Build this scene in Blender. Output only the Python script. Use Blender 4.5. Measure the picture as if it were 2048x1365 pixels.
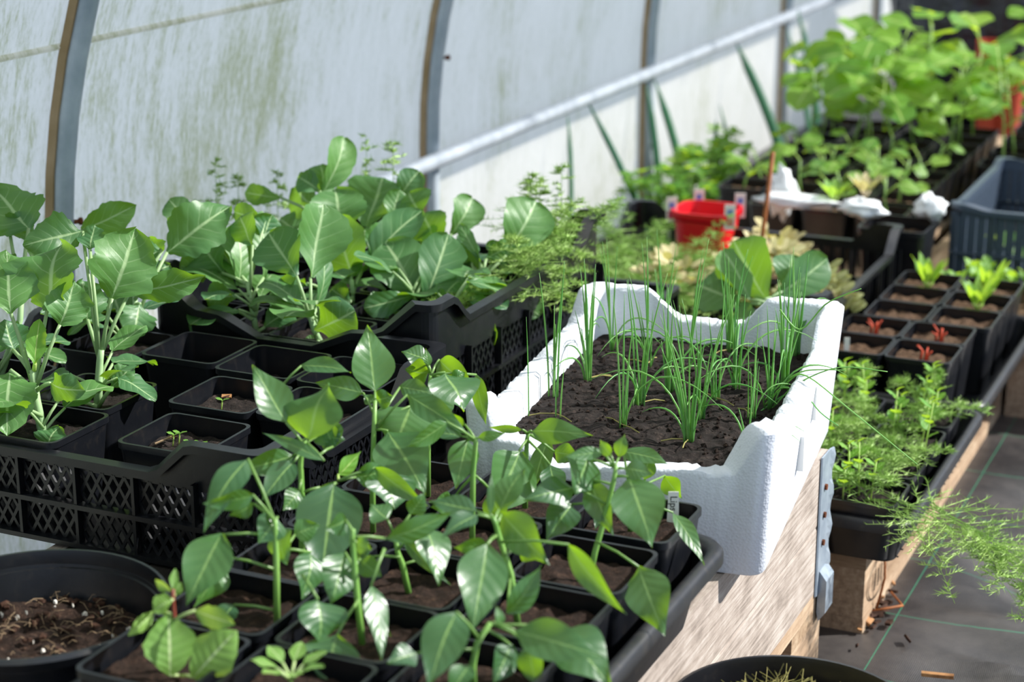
import bpy, bmesh, math, random
from mathutils import Vector, Matrix, noise

for o in list(bpy.data.objects): bpy.data.objects.remove(o)
S = bpy.context.scene
COL = S.collection
PI = math.pi

# ------------------------------------------------------------------ camera
CAM = Vector((.5992, -2.3543, .8829)); YAW, PIT, FPX = .4253, .2970, 3798.0
FWD = Vector((-math.sin(YAW)*math.cos(PIT), math.cos(YAW)*math.cos(PIT), -math.sin(PIT)))
RGT = Vector((math.cos(YAW), math.sin(YAW), 0)); UPV = RGT.cross(FWD)
cd = bpy.data.cameras.new('camera'); cam = bpy.data.objects.new('camera', cd); COL.objects.link(cam)
cd.sensor_width = 36; cd.lens = FPX*36/2048
cam.matrix_world = Matrix(((RGT.x, UPV.x, -FWD.x, CAM.x), (RGT.y, UPV.y, -FWD.y, CAM.y), (RGT.z, UPV.z, -FWD.z, CAM.z), (0, 0, 0, 1)))
cd.clip_start = .05
cd.dof.use_dof = True; cd.dof.focus_distance = 2.28; cd.dof.aperture_fstop = 4.6
S.camera = cam
# ------------------------------------------------------------------ light
W = bpy.data.worlds.new('world'); S.world = W; W.use_nodes = True
bg = W.node_tree.nodes['Background']; bg.inputs[0].default_value = (.63, .77, 1.0, 1); bg.inputs[1].default_value = .82
SUN = Vector((.68, .42, .60)).normalized()
sl = bpy.data.lights.new('sun', 'SUN'); so = bpy.data.objects.new('sun', sl); COL.objects.link(so)
sl.energy = 7.0; sl.angle = .03; sl.color = (1, .975, .93)
so.rotation_euler = SUN.to_track_quat('Z', 'Y').to_euler(); so.location = (3, 2, 4)
S.view_settings.view_transform = 'Standard'; S.view_settings.look = 'None'
S.view_settings.exposure = 0.28; S.view_settings.gamma = 1; S.view_settings.use_curve_mapping = False

# ------------------------------------------------------------------ helpers
def ray(u, v): return FWD + RGT*((u-1024)/FPX) - UPV*((v-682.5)/FPX)
def at(u, v, x=None, y=None, z=None, d=None):
    r = ray(u, v)
    if d is None:
        if x is not None: d = (x-CAM.x)/r.x
        elif y is not None: d = (y-CAM.y)/r.y
        else: d = (z-CAM.z)/r.z
    return CAM + r*d
def depth(p): return (p-CAM).dot(FWD)
def V(*a): return Vector(a)
def lin(h):
    h = h.lstrip('#'); c = [int(h[i:i+2], 16)/255 for i in (0, 2, 4)]
    return tuple((x/12.92 if x <= .04045 else ((x+.055)/1.055)**2.4) for x in c) + (1,)

class MB:
    def __init__(s): s.v = []; s.f = []; s.uv = {}
    def quadstrip(s, rows, closed=False, uvs=None):
        n0 = len(s.v); m = len(rows[0])
        for r, row in enumerate(rows):
            for k, p in enumerate(row):
                s.v.append(tuple(p))
                if uvs: s.uv[n0+r*m+k] = uvs[r][k]
        for r in range(len(rows)-1):
            for k in range(m if closed else m-1):
                a = n0+r*m+k; b = n0+r*m+(k+1) % m
                s.f.append((a, b, b+m, a+m))
        return n0
    def cap(s, pts):
        n0 = len(s.v); s.v += [tuple(p) for p in pts]; s.f.append(tuple(range(n0, n0+len(pts))))
    def box(s, x0, x1, y0, y1, z0, z1, M=None):
        n = len(s.v); P = [V(x, y, z) for z in (z0, z1) for y in (y0, y1) for x in (x0, x1)]
        if M is not None: P = [M @ p for p in P]
        s.v += [tuple(p) for p in P]
        s.f += [tuple(n+i for i in f) for f in ((0, 2, 3, 1), (4, 5, 7, 6), (0, 1, 5, 4), (1, 3, 7, 5), (3, 2, 6, 7), (2, 0, 4, 6))]
    def tube(s, pts, rad, n=6, uv=None, caps=True):
        pts = [Vector(p) for p in pts]
        rows = []; prev = None
        for i, p in enumerate(pts):
            t = (pts[min(i+1, len(pts)-1)]-pts[max(i-1, 0)])
            if t.length < 1e-9: t = V(0, 0, 1)
            t.normalize()
            a = prev if prev is not None else (V(0, 0, 1) if abs(t.z) < .9 else V(1, 0, 0))
            a = (a-t*a.dot(t))
            if a.length < 1e-6: a = t.orthogonal()
            a.normalize(); prev = a
            b = t.cross(a); r = rad[i] if isinstance(rad, (list, tuple)) else rad
            rows.append([p+(a*math.cos(2*PI*k/n)+b*math.sin(2*PI*k/n))*r for k in range(n)])
        n0 = s.quadstrip(rows, True, [[uv]*n for _ in rows] if uv else None)
        if caps:
            s.f.append(tuple(n0+k for k in range(n))[::-1]); m = n0+(len(rows)-1)*n
            s.f.append(tuple(m+k for k in range(n)))
    def mesh(s, name, org=None, smooth=False):
        o = org or V(0, 0, 0)
        me = bpy.data.meshes.new(name)
        me.from_pydata([(a-o[0], b-o[1], c-o[2]) for a, b, c in s.v], [], s.f)
        if s.uv:
            ul = me.uv_layers.new(name='UVMap')
            for l in me.loops: ul.data[l.index].uv = s.uv.get(l.vertex_index, (.5, .5))
        if smooth: me.polygons.foreach_set('use_smooth', [True]*len(me.polygons))
        me.update()
        return me

def link(name, me, mat, parent=None, loc=None, rz=0):
    o = bpy.data.objects.new(name, me); COL.objects.link(o)
    if mat is not None and me is not None and not me.materials: me.materials.append(mat)
    if parent is not None: o.parent = parent
    if loc is not None: o.location = loc
    if rz: o.rotation_euler.z = rz
    return o
def tag(o, label=None, cat=None, group=None, kind=None):
    if label: o['label'] = label
    if cat: o['category'] = cat
    if group: o['group'] = group
    if kind: o['kind'] = kind
    return o
def thing(name, loc, label, cat, group=None):
    o = bpy.data.objects.new(name, None); COL.objects.link(o); o.location = loc; o.empty_display_size = .05
    return tag(o, label, cat, group)
def part(mb, name, mat, parent, smooth=False):      # mesh in world coordinates -> child of an unrotated Empty
    org = parent.location
    p = parent
    while p.parent is not None: p = p.parent; org = org + p.location
    return link(name, mb.mesh(name, org, smooth), mat, parent)
def single(mb, name, mat, loc, label, cat, group=None, smooth=False):
    o = link(name, mb.mesh(name, loc, smooth), mat, None, loc)
    return tag(o, label, cat, group)
def autosmooth(o, ang=35):
    me = o.data
    bm = bmesh.new(); bm.from_mesh(me)
    bmesh.ops.recalc_face_normals(bm, faces=bm.faces)
    for f in bm.faces: f.smooth = True
    for e in bm.edges:
        if len(e.link_faces) == 2 and e.calc_face_angle(0) > math.radians(ang): e.smooth = False
    bm.to_mesh(me); bm.free()

# ------------------------------------------------------------------ materials
def mat(name):
    m = bpy.data.materials.new(name); m.use_nodes = True
    nt = m.node_tree; return m, nt, nt.nodes['Principled BSDF']
def N(nt, t, **k):
    n = nt.nodes.new(t)
    for a, b in k.items():
        if a.startswith('i_'):
            key = a[2:]; key = int(key) if key.isdigit() else key.replace('_', ' ')
            n.inputs[key].default_value = b
        else: setattr(n, a, b)
    return n
def L(nt, a, b): nt.links.new(a, b)
def ramp(nt, fac, stops):
    r = N(nt, 'ShaderNodeValToRGB'); cr = r.color_ramp
    while len(cr.elements) < len(stops): cr.elements.new(.5)
    for e, (p, c) in zip(cr.elements, stops): e.position = p; e.color = c
    L(nt, fac, r.inputs[0]); return r.outputs[0]
def math_(nt, op, a, b=None, c=None):
    n = N(nt, 'ShaderNodeMath', operation=op)
    for i, x in enumerate((a, b, c)):
        if x is None: continue
        if isinstance(x, (int, float)): n.inputs[i].default_value = x
        else: L(nt, x, n.inputs[i])
    return n.outputs[0]
def mixc(nt, fac, a, b):
    n = N(nt, 'ShaderNodeMix', data_type='RGBA')
    for s, x in ((0, fac), (6, a), (7, b)):
        if isinstance(x, (int, float)): n.inputs[s].default_value = x
        elif isinstance(x, tuple): n.inputs[s].default_value = x
        else: L(nt, x, n.inputs[s])
    return n.outputs[2]
def objco(nt, scale=(1, 1, 1)):
    tc = N(nt, 'ShaderNodeTexCoord'); mp = N(nt, 'ShaderNodeMapping'); mp.inputs['Scale'].default_value = scale
    L(nt, tc.outputs['Object'], mp.inputs[0]); return mp.outputs[0]
def noisef(nt, co, scale, detail=3, rough=.55):
    n = N(nt, 'ShaderNodeTexNoise'); n.inputs['Scale'].default_value = scale; n.inputs['Detail'].default_value = detail; n.inputs['Roughness'].default_value = rough
    if co is not None: L(nt, co, n.inputs['Vector'])
    return n.outputs['Fac']
def bump(nt, b, h, strength=.3, dist=.002):
    n = N(nt, 'ShaderNodeBump'); n.inputs['Strength'].default_value = strength; n.inputs['Distance'].default_value = dist
    L(nt, h, n.inputs['Height']); L(nt, n.outputs[0], b.inputs['Normal'])
def simple(name, col, rough=.5, spec=.5, metal=0, var=None, vs=30, bm=0, bs=200, bd=.001):
    m, nt, b = mat(name)
    b.inputs['Roughness'].default_value = rough; b.inputs['Specular IOR Level'].default_value = spec; b.inputs['Metallic'].default_value = metal
    c = lin(col) if isinstance(col, str) else col
    if var:
        co = objco(nt); L(nt, ramp(nt, noisef(nt, co, vs, 5), [(.3, c), (.7, lin(var))]), b.inputs['Base Color'])
    else: b.inputs['Base Color'].default_value = c
    if bm: bump(nt, b, noisef(nt, objco(nt), bs, 3), bm, bd)
    return m

def leafmat(name, dark, light, vein, trans, rough=.38, tw=.42, nv=7, slope=1.3, veinw=.5, spec=.5, bumpd=.0012):
    m, nt, b = mat(name)
    uv = N(nt, 'ShaderNodeUVMap'); sp = N(nt, 'ShaderNodeSeparateXYZ'); L(nt, uv.outputs[0], sp.inputs[0])
    a = math_(nt, 'MULTIPLY', math_(nt, 'ABSOLUTE', math_(nt, 'SUBTRACT', sp.outputs[0], .5)), 2)
    t = math_(nt, 'SUBTRACT', math_(nt, 'MULTIPLY', sp.outputs[1], float(nv)), math_(nt, 'MULTIPLY', a, slope))
    fr = math_(nt, 'ABSOLUTE', math_(nt, 'SUBTRACT', math_(nt, 'FRACT', t), .5))      # .5 at vein
    lv = N(nt, 'ShaderNodeMapRange', interpolation_type='SMOOTHSTEP', i_1=.42, i_2=.5); L(nt, fr, lv.inputs[0])
    mr = N(nt, 'ShaderNodeMapRange', interpolation_type='SMOOTHSTEP', i_1=.085, i_2=.02); L(nt, a, mr.inputs[0])
    fade = math_(nt, 'SUBTRACT', 1.0, a)
    vm = math_(nt, 'MAXIMUM', mr.outputs[0], math_(nt, 'MULTIPLY', lv.outputs[0], math_(nt, 'MULTIPLY', fade, veinw)))
    oi = N(nt, 'ShaderNodeObjectInfo')
    co = objco(nt)
    nf = noisef(nt, co, 25, 4)
    f2 = math_(nt, 'ADD', math_(nt, 'MULTIPLY', oi.outputs['Random'], .65), math_(nt, 'MULTIPLY', nf, .35))
    basec = ramp(nt, f2, [(.15, lin(dark)), (.85, lin(light))])
    colr = mixc(nt, vm, basec, lin(vein))
    L(nt, colr, b.inputs['Base Color'])
    b.inputs['Roughness'].default_value = rough; b.inputs['Specular IOR Level'].default_value = spec
    h = math_(nt, 'ADD', math_(nt, 'MULTIPLY', fr, -1.2), math_(nt, 'MULTIPLY', vm, -.3))
    h = math_(nt, 'ADD', h, math_(nt, 'MULTIPLY', noisef(nt, co, 120, 3), .5))
    bump(nt, b, h, .5, bumpd)
    tr = N(nt, 'ShaderNodeBsdfTranslucent')
    L(nt, mixc(nt, math_(nt, 'MULTIPLY', vm, .5), lin(trans), lin(vein)), tr.inputs[0])
    mx = N(nt, 'ShaderNodeMixShader'); mx.inputs[0].default_value = tw
    L(nt, b.outputs[0], mx.inputs[1]); L(nt, tr.outputs[0], mx.inputs[2])
    L(nt, mx.outputs[0], nt.nodes['Material Output'].inputs[0])
    return m

M = {}
M['pepper'] = leafmat('pepper_leaf', '#315a3e', '#4c7a42', '#86ab62', '#9ac81a', .36, .40, 7, 1.5, .18, .8, .0008)
M['brassica'] = leafmat('brassica_leaf', '#3f6e4a', '#5c8a48', '#a9c690', '#8fbe20', .45, .36, 6, 1.6, .5, .6)
M['pale'] = leafmat('pale_leaf', '#6d9a4a', '#8fb65c', '#c3d79a', '#b4d040', .5, .38, 7, 1.2, .35, .35)
M['squash'] = leafmat('squash_leaf', '#4a8238', '#84b043', '#c0d880', '#c0e030', .45, .48, 5, 1.2, .3, .4)
M['cress'] = leafmat('young_leaf', '#5f9a45', '#8cbc4a', '#c4db86', '#b7dc35', .45, .45, 4, 1.2, .2, .4)
M['sedum'] = leafmat('rosette_leaf', '#8f9a63', '#cdbf93', '#e2d3b4', '#d3c96a', .5, .3, 3, 1, .2, .4)
M['chive'] = leafmat('chive_blade', '#5a9a55', '#86b866', '#a8d088', '#a8d850', .38, .35, 2, 0, .0, .5, .0002)
M['aspar'] = simple('asparagus_needles', '#8db457', .5, .3, var='#abc66c', vs=8)
M['aspstem'] = simple('asparagus_stem', '#7fa050', .5, .3)
M['stem'] = simple('green_stem', '#7da653', .4, .4, var='#9cbd70', vs=12)
M['pstem'] = simple('pepper_stem', '#5f8f3e', .38, .45, var='#86ad5a', vs=14)
M['bstem'] = simple('brassica_stem', '#93b584', .45, .35, var='#a9c590', vs=12)
M['redstem'] = simple('red_stem', '#7a3a2a', .45, .4)
M['iris'] = leafmat('strap_leaf', '#2f6a52', '#4c8a62', '#7fb08a', '#6fae58', .4, .3, 1, 0, 0, .5, .0002)

def blackplastic(name, col='#131418', rough=.38, dirt=.25, spec=.5):
    m, nt, b = mat(name); co = objco(nt)
    f = math_(nt, 'MULTIPLY', ramp(nt, noisef(nt, co, 55, 6, .7), [(.52, (0, 0, 0, 1)), (.75, (1, 1, 1, 1))]), dirt)
    L(nt, mixc(nt, f, lin(col), lin('#4d4438')), b.inputs['Base Color'])
    L(nt, math_(nt, 'ADD', math_(nt, 'MULTIPLY', noisef(nt, co, 40, 4), .2), rough-.1), b.inputs['Roughness'])
    b.inputs['Specular IOR Level'].default_value = spec
    bump(nt, b, noisef(nt, co, 350, 2), .12, .0006)
    return m
M['pot'] = blackplastic('black_pot_plastic', '#0e1015', .34, .14, .65)
M['crate'] = blackplastic('black_crate_plastic', '#0b0d12', .34, .08, .6)
M['tray'] = blackplastic('black_tray_plastic', '#17181b', .42, .3, .5)
M['greycrate'] = blackplastic('grey_crate_plastic', '#3c4857', .4, .1)

def soilmat(name, c0, c1, c2, s=1.0):
    m, nt, b = mat(name); co = objco(nt)
    n1 = noisef(nt, co, 90*s, 8, .7); n2 = noisef(nt, co, 320*s, 4, .7)
    f = math_(nt, 'ADD', math_(nt, 'MULTIPLY', n1, .6), math_(nt, 'MULTIPLY', n2, .4))
    L(nt, ramp(nt, f, [(.36, lin(c0)), (.55, lin(c1)), (.72, lin(c2))]), b.inputs['Base Color'])
    b.inputs['Roughness'].default_value = .9; b.inputs['Specular IOR Level'].default_value = .2
    bump(nt, b, f, .9, .006)
    return m
M['soil'] = soilmat('dark_potting_soil', '#0f0c0b', '#2a2320', '#5a4d45')
M['soilred'] = soilmat('reddish_potting_soil', '#120c09', '#30221b', '#654d3e')
M['soildry'] = soilmat('dry_soil', '#2a1c14', '#5d4735', '#947a60')
M['clod'] = soilmat('soil_crumb', '#120d0a', '#2e231d', '#584639', 2)

def foam():
    m, nt, b = mat('white_polystyrene'); co = objco(nt)
    vo = N(nt, 'ShaderNodeTexVoronoi'); vo.inputs['Scale'].default_value = 300; L(nt, co, vo.inputs['Vector'])
    d = ramp(nt, noisef(nt, co, 45, 8, .75), [(.62, (0, 0, 0, 1)), (.73, (1, 1, 1, 1))])
    L(nt, mixc(nt, math_(nt, 'MULTIPLY', d, .5), lin('#d6dae2'), lin('#857b72')), b.inputs['Base Color'])
    b.inputs['Roughness'].default_value = .55; b.inputs['Subsurface Weight'].default_value = .04
    b.inputs['Subsurface Radius'].default_value = (.01, .01, .01); b.inputs['Specular IOR Level'].default_value = .3
    bump(nt, b, math_(nt, 'ADD', vo.outputs['Distance'], math_(nt, 'MULTIPLY', noisef(nt, co, 60, 4), 1.0)), .3, .0015)
    return m
M['foam'] = foam()

def wood(name, c0, c1, c2, axis='y', s=1.0):
    m, nt, b = mat(name)
    sc = {'y': (60*s, 3*s, 60*s), 'x': (3*s, 60*s, 60*s), 'z': (60*s, 60*s, 3*s)}[axis]
    co = objco(nt, sc)
    n1 = noisef(nt, co, 1.6, 8, .7); n2 = noisef(nt, objco(nt), 14, 5, .7)
    f = math_(nt, 'ADD', math_(nt, 'MULTIPLY', n1, .62), math_(nt, 'MULTIPLY', n2, .38))
    L(nt, ramp(nt, f, [(.32, lin(c0)), (.5, lin(c1)), (.68, lin(c2))]), b.inputs['Base Color'])
    b.inputs['Roughness'].default_value = .8; b.inputs['Specular IOR Level'].default_value = .25
    bump(nt, b, n1, .6, .002)
    return m
M['wood'] = wood('weathered_board', '#5f544b', '#a2958a', '#c4bbb2', 'y', 2.2)
M['pallet'] = wood('pallet_wood', '#6e5a48', '#a48a70', '#c9b499')
M['palletx'] = wood('pallet_wood_cross', '#62503f', '#957c62', '#b8a287', 'x')
M['darkdeck'] = wood('darkened_board', '#171412', '#2a2522', '#403933')  # deck wood darkened to cut brown bounce and look black under the crates
M['stake'] = simple('brown_stake', '#9c5a28', .6, .3, var='#7a4520', vs=60)
M['ink'] = simple('stamp_ink', '#2a2520', .8, .1)
M['zinc'] = simple('galvanised_steel', '#a5b0ba', .4, .5, .35, var='#8592a0', vs=40, bm=.15, bs=120)
M['rail'] = simple('painted_rail', '#b9c0c8', .45, .5, .1, var='#9aa2ac', vs=25, bm=.1, bs=120)
M['batten'] = simple('tan_batten', '#a89070', .7, .2, var='#8f7854', vs=20)
M['ribm'] = simple('dull_galvanised_pipe', '#b2bcc4', .4, .5, .1, var='#8f9ca6', vs=18, bm=.1, bs=120)
M['rust'] = simple('rust', '#4a2a1c', .85, .2, var='#6e3d22', vs=60)
M['red'] = simple('red_plastic', '#d1121f', .35, .5)
M['white'] = simple('white_plastic_film', '#e9ecee', .35, .5)
M['tagw'] = simple('white_label_plastic', '#e8e6df', .45, .4)
M['pink'] = simple('pink_print', '#d64a7a', .5, .3)
M['blue'] = simple('blue_print', '#6b86c9', .5, .3)
M['hay'] = simple('dry_grass', '#a89c62', .7, .2, var='#74743c', vs=40)
M['bark'] = simple('bark_chip', '#4a3226', .85, .2, var='#281a13', vs=120, bm=.5, bs=300)
M['chalk'] = simple('white_chip', '#dcd6cc', .7, .2)
M['root'] = simple('dry_root', '#8f7a60', .8, .2)
M['dryleaf'] = simple('dry_leaf', '#b08458', .7, .2, var='#7a5232', vs=80)
M['bag'] = simple('black_bag_film', '#15161d', .3, .6, var='#20222c', vs=6, bm=.6, bs=14, bd=.03)
M['terra'] = simple('terracotta', '#b0452c', .6, .3)

def filmmat():
    m, nt, b = mat('polytunnel_film')
    tc = N(nt, 'ShaderNodeTexCoord'); sp = N(nt, 'ShaderNodeSeparateXYZ'); L(nt, tc.outputs['Object'], sp.inputs[0])
    big = noisef(nt, objco(nt, (0, 3.2, 2.2)), 1.0, 4, .6)
    streak = noisef(nt, objco(nt, (0, 46, 9)), 1.0, 6, .72)
    fine = noisef(nt, objco(nt, (0, 170, 60)), 1.0, 4, .7)
    near = N(nt, 'ShaderNodeMapRange', i_1=1.6, i_2=-.6); L(nt, sp.outputs[1], near.inputs[0])
    s = math_(nt, 'ADD', math_(nt, 'MULTIPLY', streak, .5), math_(nt, 'ADD', math_(nt, 'MULTIPLY', big, .5), math_(nt, 'MULTIPLY', fine, .36)))
    s = math_(nt, 'ADD', s, math_(nt, 'MULTIPLY', near.outputs[0], .12))
    alg = N(nt, 'ShaderNodeMapRange', interpolation_type='SMOOTHSTEP', i_1=.71, i_2=.93); L(nt, s, alg.inputs[0])
    grey = N(nt, 'ShaderNodeMapRange', interpolation_type='SMOOTHSTEP', i_1=.52, i_2=.85); L(nt, s, grey.inputs[0])
    c = mixc(nt, math_(nt, 'MULTIPLY', grey.outputs[0], .5), lin('#fffaee'), lin('#dcdac6'))
    c = mixc(nt, math_(nt, 'MULTIPLY', alg.outputs[0], .75), c, lin('#a6aa62'))
    L(nt, c, b.inputs['Base Color']); b.inputs['Roughness'].default_value = .6; b.inputs['Specular IOR Level'].default_value = .25
    bump(nt, b, math_(nt, 'ADD', big, math_(nt, 'MULTIPLY', streak, .1)), .25, .02)
    tr = N(nt, 'ShaderNodeBsdfTranslucent'); L(nt, c, tr.inputs[0])
    mx = N(nt, 'ShaderNodeMixShader'); mx.inputs[0].default_value = .74
    L(nt, b.outputs[0], mx.inputs[1]); L(nt, tr.outputs[0], mx.inputs[2]); L(nt, mx.outputs[0], nt.nodes['Material Output'].inputs[0])
    return m
M['film'] = filmmat()
def weed():
    m, nt, b = mat('woven_weed_fabric')
    tc = N(nt, 'ShaderNodeTexCoord'); sp = N(nt, 'ShaderNodeSeparateXYZ'); L(nt, tc.outputs['Object'], sp.inputs[0])
    co = objco(nt)
    dust = ramp(nt, noisef(nt, co, 5, 6, .65), [(.4, (0, 0, 0, 1)), (.72, (1, 1, 1, 1))])
    c = mixc(nt, math_(nt, 'MULTIPLY', dust, .5), lin('#262425'), lin('#6e6762'))
    lines = None
    for k, off in ((0, .055), (1, .08)):
        f = math_(nt, 'ABSOLUTE', math_(nt, 'SUBTRACT', math_(nt, 'FRACT', math_(nt, 'MULTIPLY', math_(nt, 'ADD', sp.outputs[k], off+10), 4.6)), .5))
        l = math_(nt, 'LESS_THAN', f, .0045)
        lines = l if lines is None else math_(nt, 'MAXIMUM', lines, l)
    c = mixc(nt, math_(nt, 'MULTIPLY', lines, .55), c, lin('#2f8f6a'))
    L(nt, c, b.inputs['Base Color']); b.inputs['Roughness'].default_value = .40; b.inputs['Specular IOR Level'].default_value = .8
    w1 = N(nt, 'ShaderNodeTexWave'); w1.inputs['Scale'].default_value = 120; L(nt, co, w1.inputs['Vector'])
    bump(nt, b, math_(nt, 'ADD', w1.outputs['Fac'], noisef(nt, co, 300, 2)), .25, .001)
    return m
M['weed'] = weed()

# ------------------------------------------------------------------ setting
GZ = -.339
def struct(mb, name, m, smooth=False):
    o = link(name, mb.mesh(name, None, smooth), m); o['kind'] = 'structure'; return o
mb = MB(); rows = []
xs = [-1.6+4.6*i/140 for i in range(141)]; ys = [-3.2+10*j/420 for j in range(421)]
for y in ys:
    r = []
    for x in xs:
        z = GZ
        if x > .06:
            k = min(1, (x-.06)/.15)
            w = noise.noise(V(x*2.0, y*6.5+x*2, 3)) + .6*noise.noise(V(x*4, y*13+x*4, 7)) + .25*noise.noise(V(x*9, y*28+x*8, 5))
            z += k*(.040*w - .012)
        r.append(V(x, y, z))
    rows.append(r)
mb.quadstrip(rows); struct(mb, 'floor', M['weed'], True)
# left film wall : circle r=1.3 about (CX0, CZ0), vertical skirt below
R0, CX0, CZ0 = 1.305, .125, .12
def wallx(z):
    if z <= CZ0: return CX0-R0
    return CX0-math.sqrt(max(0, R0*R0-(z-CZ0)**2))
def arc(r, a): return V(CX0-r*math.cos(a), 0, CZ0+r*math.sin(a))
mb = MB(); rows = []
prof = [V(CX0-R0, 0, GZ-.02), V(CX0-R0, 0, -.1)] + [arc(R0, math.radians(a)) for a in range(0, 101, 4)]
for j in range(61):
    y = -3.0+9.5*j/60
    rows.append([V(p.x+.006*noise.noise(V(y*1.3, p.z*2, 0)), y, p.z) for p in prof])
mb.quadstrip(rows); struct(mb, 'wall_left', M['film'], True)
# seam in the film
mb = MB()
a0 = math.asin((.49-CZ0)/R0)
mb.quadstrip([[arc(R0-.004, a0-.004)+V(0, y, 0), arc(R0-.009, a0)+V(0, y, 0), arc(R0-.004, a0+.004)+V(0, y, 0)] for y in (-3, 0, 3, 6.5)])
struct(mb, 'trim_1', M['film'], True)
RIBY = [-2.60, -1.36, -.115, 1.115, 2.41, 3.70, 4.95]
for i, y in enumerate(RIBY):
    t = thing('hoop_rib', (CX0-R0+.02, y, GZ), ('bowed grey steel hoop rib with a rusty bolt among the kohlrabi leaves' if i == 2 else 'bowed grey steel hoop rib against the stained film'), 'hoop rib', 'hoop ribs along the film wall')
    mb = MB()
    pts = [V(CX0-R0+.024, y, GZ), V(CX0-R0+.024, y, -.05)] + [arc(R0-.024, math.radians(a))+V(0, y, 0) for a in range(0, 101, 4)]
    mb.tube(pts, .0165, 12); part(mb, 'pipe', M['ribm'], t, True)
    mb = MB()
    mb.quadstrip([[p+V(-.018, -.0195, 0), p+V(-.004, -.0195, 0), p+V(-.004, -.010, 0), p+V(-.018, -.010, 0)] for p in pts], True); part(mb, 'wood_batten', M['batten'], t)
    for zz in ((.222,) if i == 2 else (.30,)):
        mb = MB(); b = V(wallx(zz)+.036, y+.012, zz); q = V(.6, .8, 0)
        mb.tube([b, b+q*.008, b+q*.0081, b+q*.013], [.0035, .0035, .006, .006], 7); part(mb, 'rusty_bolt', M['rust'], t)
mb = MB(); RX, RZ = CX0-R0+.058, .098
mb.tube([V(RX, y, RZ) for y in (-3, -.25, 1, 2.4, 3.7, 5.5)], .0165, 12)
single(mb, 'support_rail', M['rail'], V(RX, -3, RZ), 'long straight galvanised rail running along the film wall', 'rail', smooth=True)

# ------------------------------------------------------------------ pallets, collar
def pallet(x0, y0, label, ly=1.2, wx=.8, zt=-.195, stamp=False):
    t = thing('wooden_pallet', (x0, y0, GZ), label, 'pallet')
    h = zt-GZ; x1 = x0+wx; y1 = y0+ly
    for bx, bw in ((0, .145), (.19, .1), (.3275, .145), (.51, .1), (wx-.145, .145)):
        k_ = wx/.8 if wx < .6 else 1; mb = MB(); mb.box(x0+(bx if bx < .6 else wx-.145*k_)*(k_ if bx < .6 else 1), x0+(bx*k_ if bx < .6 else wx-.145*k_)+bw*k_, y0, y1, zt-.022, zt); part(mb, 'deck_board', M['pallet'], t)
    for by in (0, ly/2-.0725, ly-.145):
        mb = MB(); mb.box(x0, x1, y0+by, y0+by+.145, zt-.044, zt-.0222); part(mb, 'cross_board', M['palletx'], t)
    for bx in ((0, wx/2-.0725, wx-.145) if wx > .6 else (0, wx-.145)):
        mb = MB(); mb.box(x0+bx, x0+bx+.145, y0, y1, GZ, GZ+.022); part(mb, 'bottom_board', M['pallet'], t)
        for by in (0, ly/2-.0725, ly-.145):
            mb = MB(); mb.box(x0+bx+.001, x0+bx+.144, y0+by+.001, y0+by+.144, GZ+.0222, zt-.0442); part(mb, 'block', M['pallet'], t)
    if stamp:   # burned oval mark on the near corner block
        mb = MB(); c = V(x1+.0012, y0+.075, (GZ+.022+zt-.044)/2)
        P = [[c+V(0, math.cos(a)*r*.058, math.sin(a)*r*.03) for a in [2*PI*k/32 for k in range(33)]] for r in (1, .93)]
        mb.quadstrip(P)
        for k in range(-1, 2):
            mb.box(c.x, c.x+.0006, c.y+k*.02-.002, c.y+k*.02+.002, c.z-.014, c.z+.014)
        part(mb, 'burned_oval_stamp', M['ink'], t)
    return t
pallet(-.778, .16, 'rough wooden pallet with an oval stamp carrying the ribbed trays', stamp=True)
pallet(-.778, 1.365, 'wooden pallet under the grey open crate and seedling pots')
pallet(-.778, 2.57, 'wooden pallet under the tall leafy seedlings at the tunnel end', ly=.8)
pallet(-.745, -1.2, 'wooden pallet under the hinged board frame', wx=.745)
pallet(.03, 1.225, 'narrow wooden pallet carrying the outer half of the grey crate', ly=1.06, wx=.40)
# collar (hinged board frame)
t = thing('pallet_collar', (-.37, -.6, -.195), 'weathered hinged board frame carrying the white foam box and pepper tray', 'board frame')
for nm, b, mm in (('side_board', (-.02, 0, -1.2, -.001, -.1945, -.001), 'wood'), ('side_board', (-.745, -.725, -1.2, -.001, -.1945, -.001), 'wood'),
                  ('end_board', (-.725, -.02, -.021, -.001, -.1945, -.001), 'palletx'), ('end_board', (-.725, -.02, -1.2, -1.18, -.1945, -.001), 'palletx')):
    mb = MB()
    if nm == 'side_board' and b[0] > -.1:     # slight splits along the outer face
        n = 40
        rows = []
        for j in range(n+1):
            y = b[2]+(b[3]-b[2])*j/n
            rows.append([V(b[0], y, b[4]), V(b[1]+.0015*noise.noise(V(y*9, 0, 1)), y, b[4]+.003*noise.noise(V(y*6, 2, 0))), V(b[1]+.001*noise.noise(V(y*7, 5, 1)), y, (b[4]+b[5])/2-.004),
                         V(b[1]-.0012, y, (b[4]+b[5])/2), V(b[1]+.001*noise.noise(V(y*8, 8, 1)), y, (b[4]+b[5])/2+.004), V(b[1], y, b[5]), V(b[0], y, b[5])])
        mb.quadstrip(rows, True); mb.cap(rows[0][::-1]); mb.cap(rows[-1])
    else: mb.box(*b)
    part(mb, nm, M[mm], t)
for k in range(6):
    mb = MB(); x = -.725+k*.1175; mb.box(x, x+.115, -1.18, -.021, -.022, -.0005); part(mb, 'deck_board', M['darkdeck'], t)
mb = MB()   # corner hinge plate, wavy right edge
rows = []
for j in range(19):
    z = .002-.2*j/18
    rows.append([V(.0015, -.046, z), V(.0035, -.044, z), V(.0035, -.006, z), V(.006+.002*math.sin(j*1.4), .004+.0015*math.sin(j*1.4), z), V(.004, .005, z), V(.0015, -.004, z)])
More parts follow.
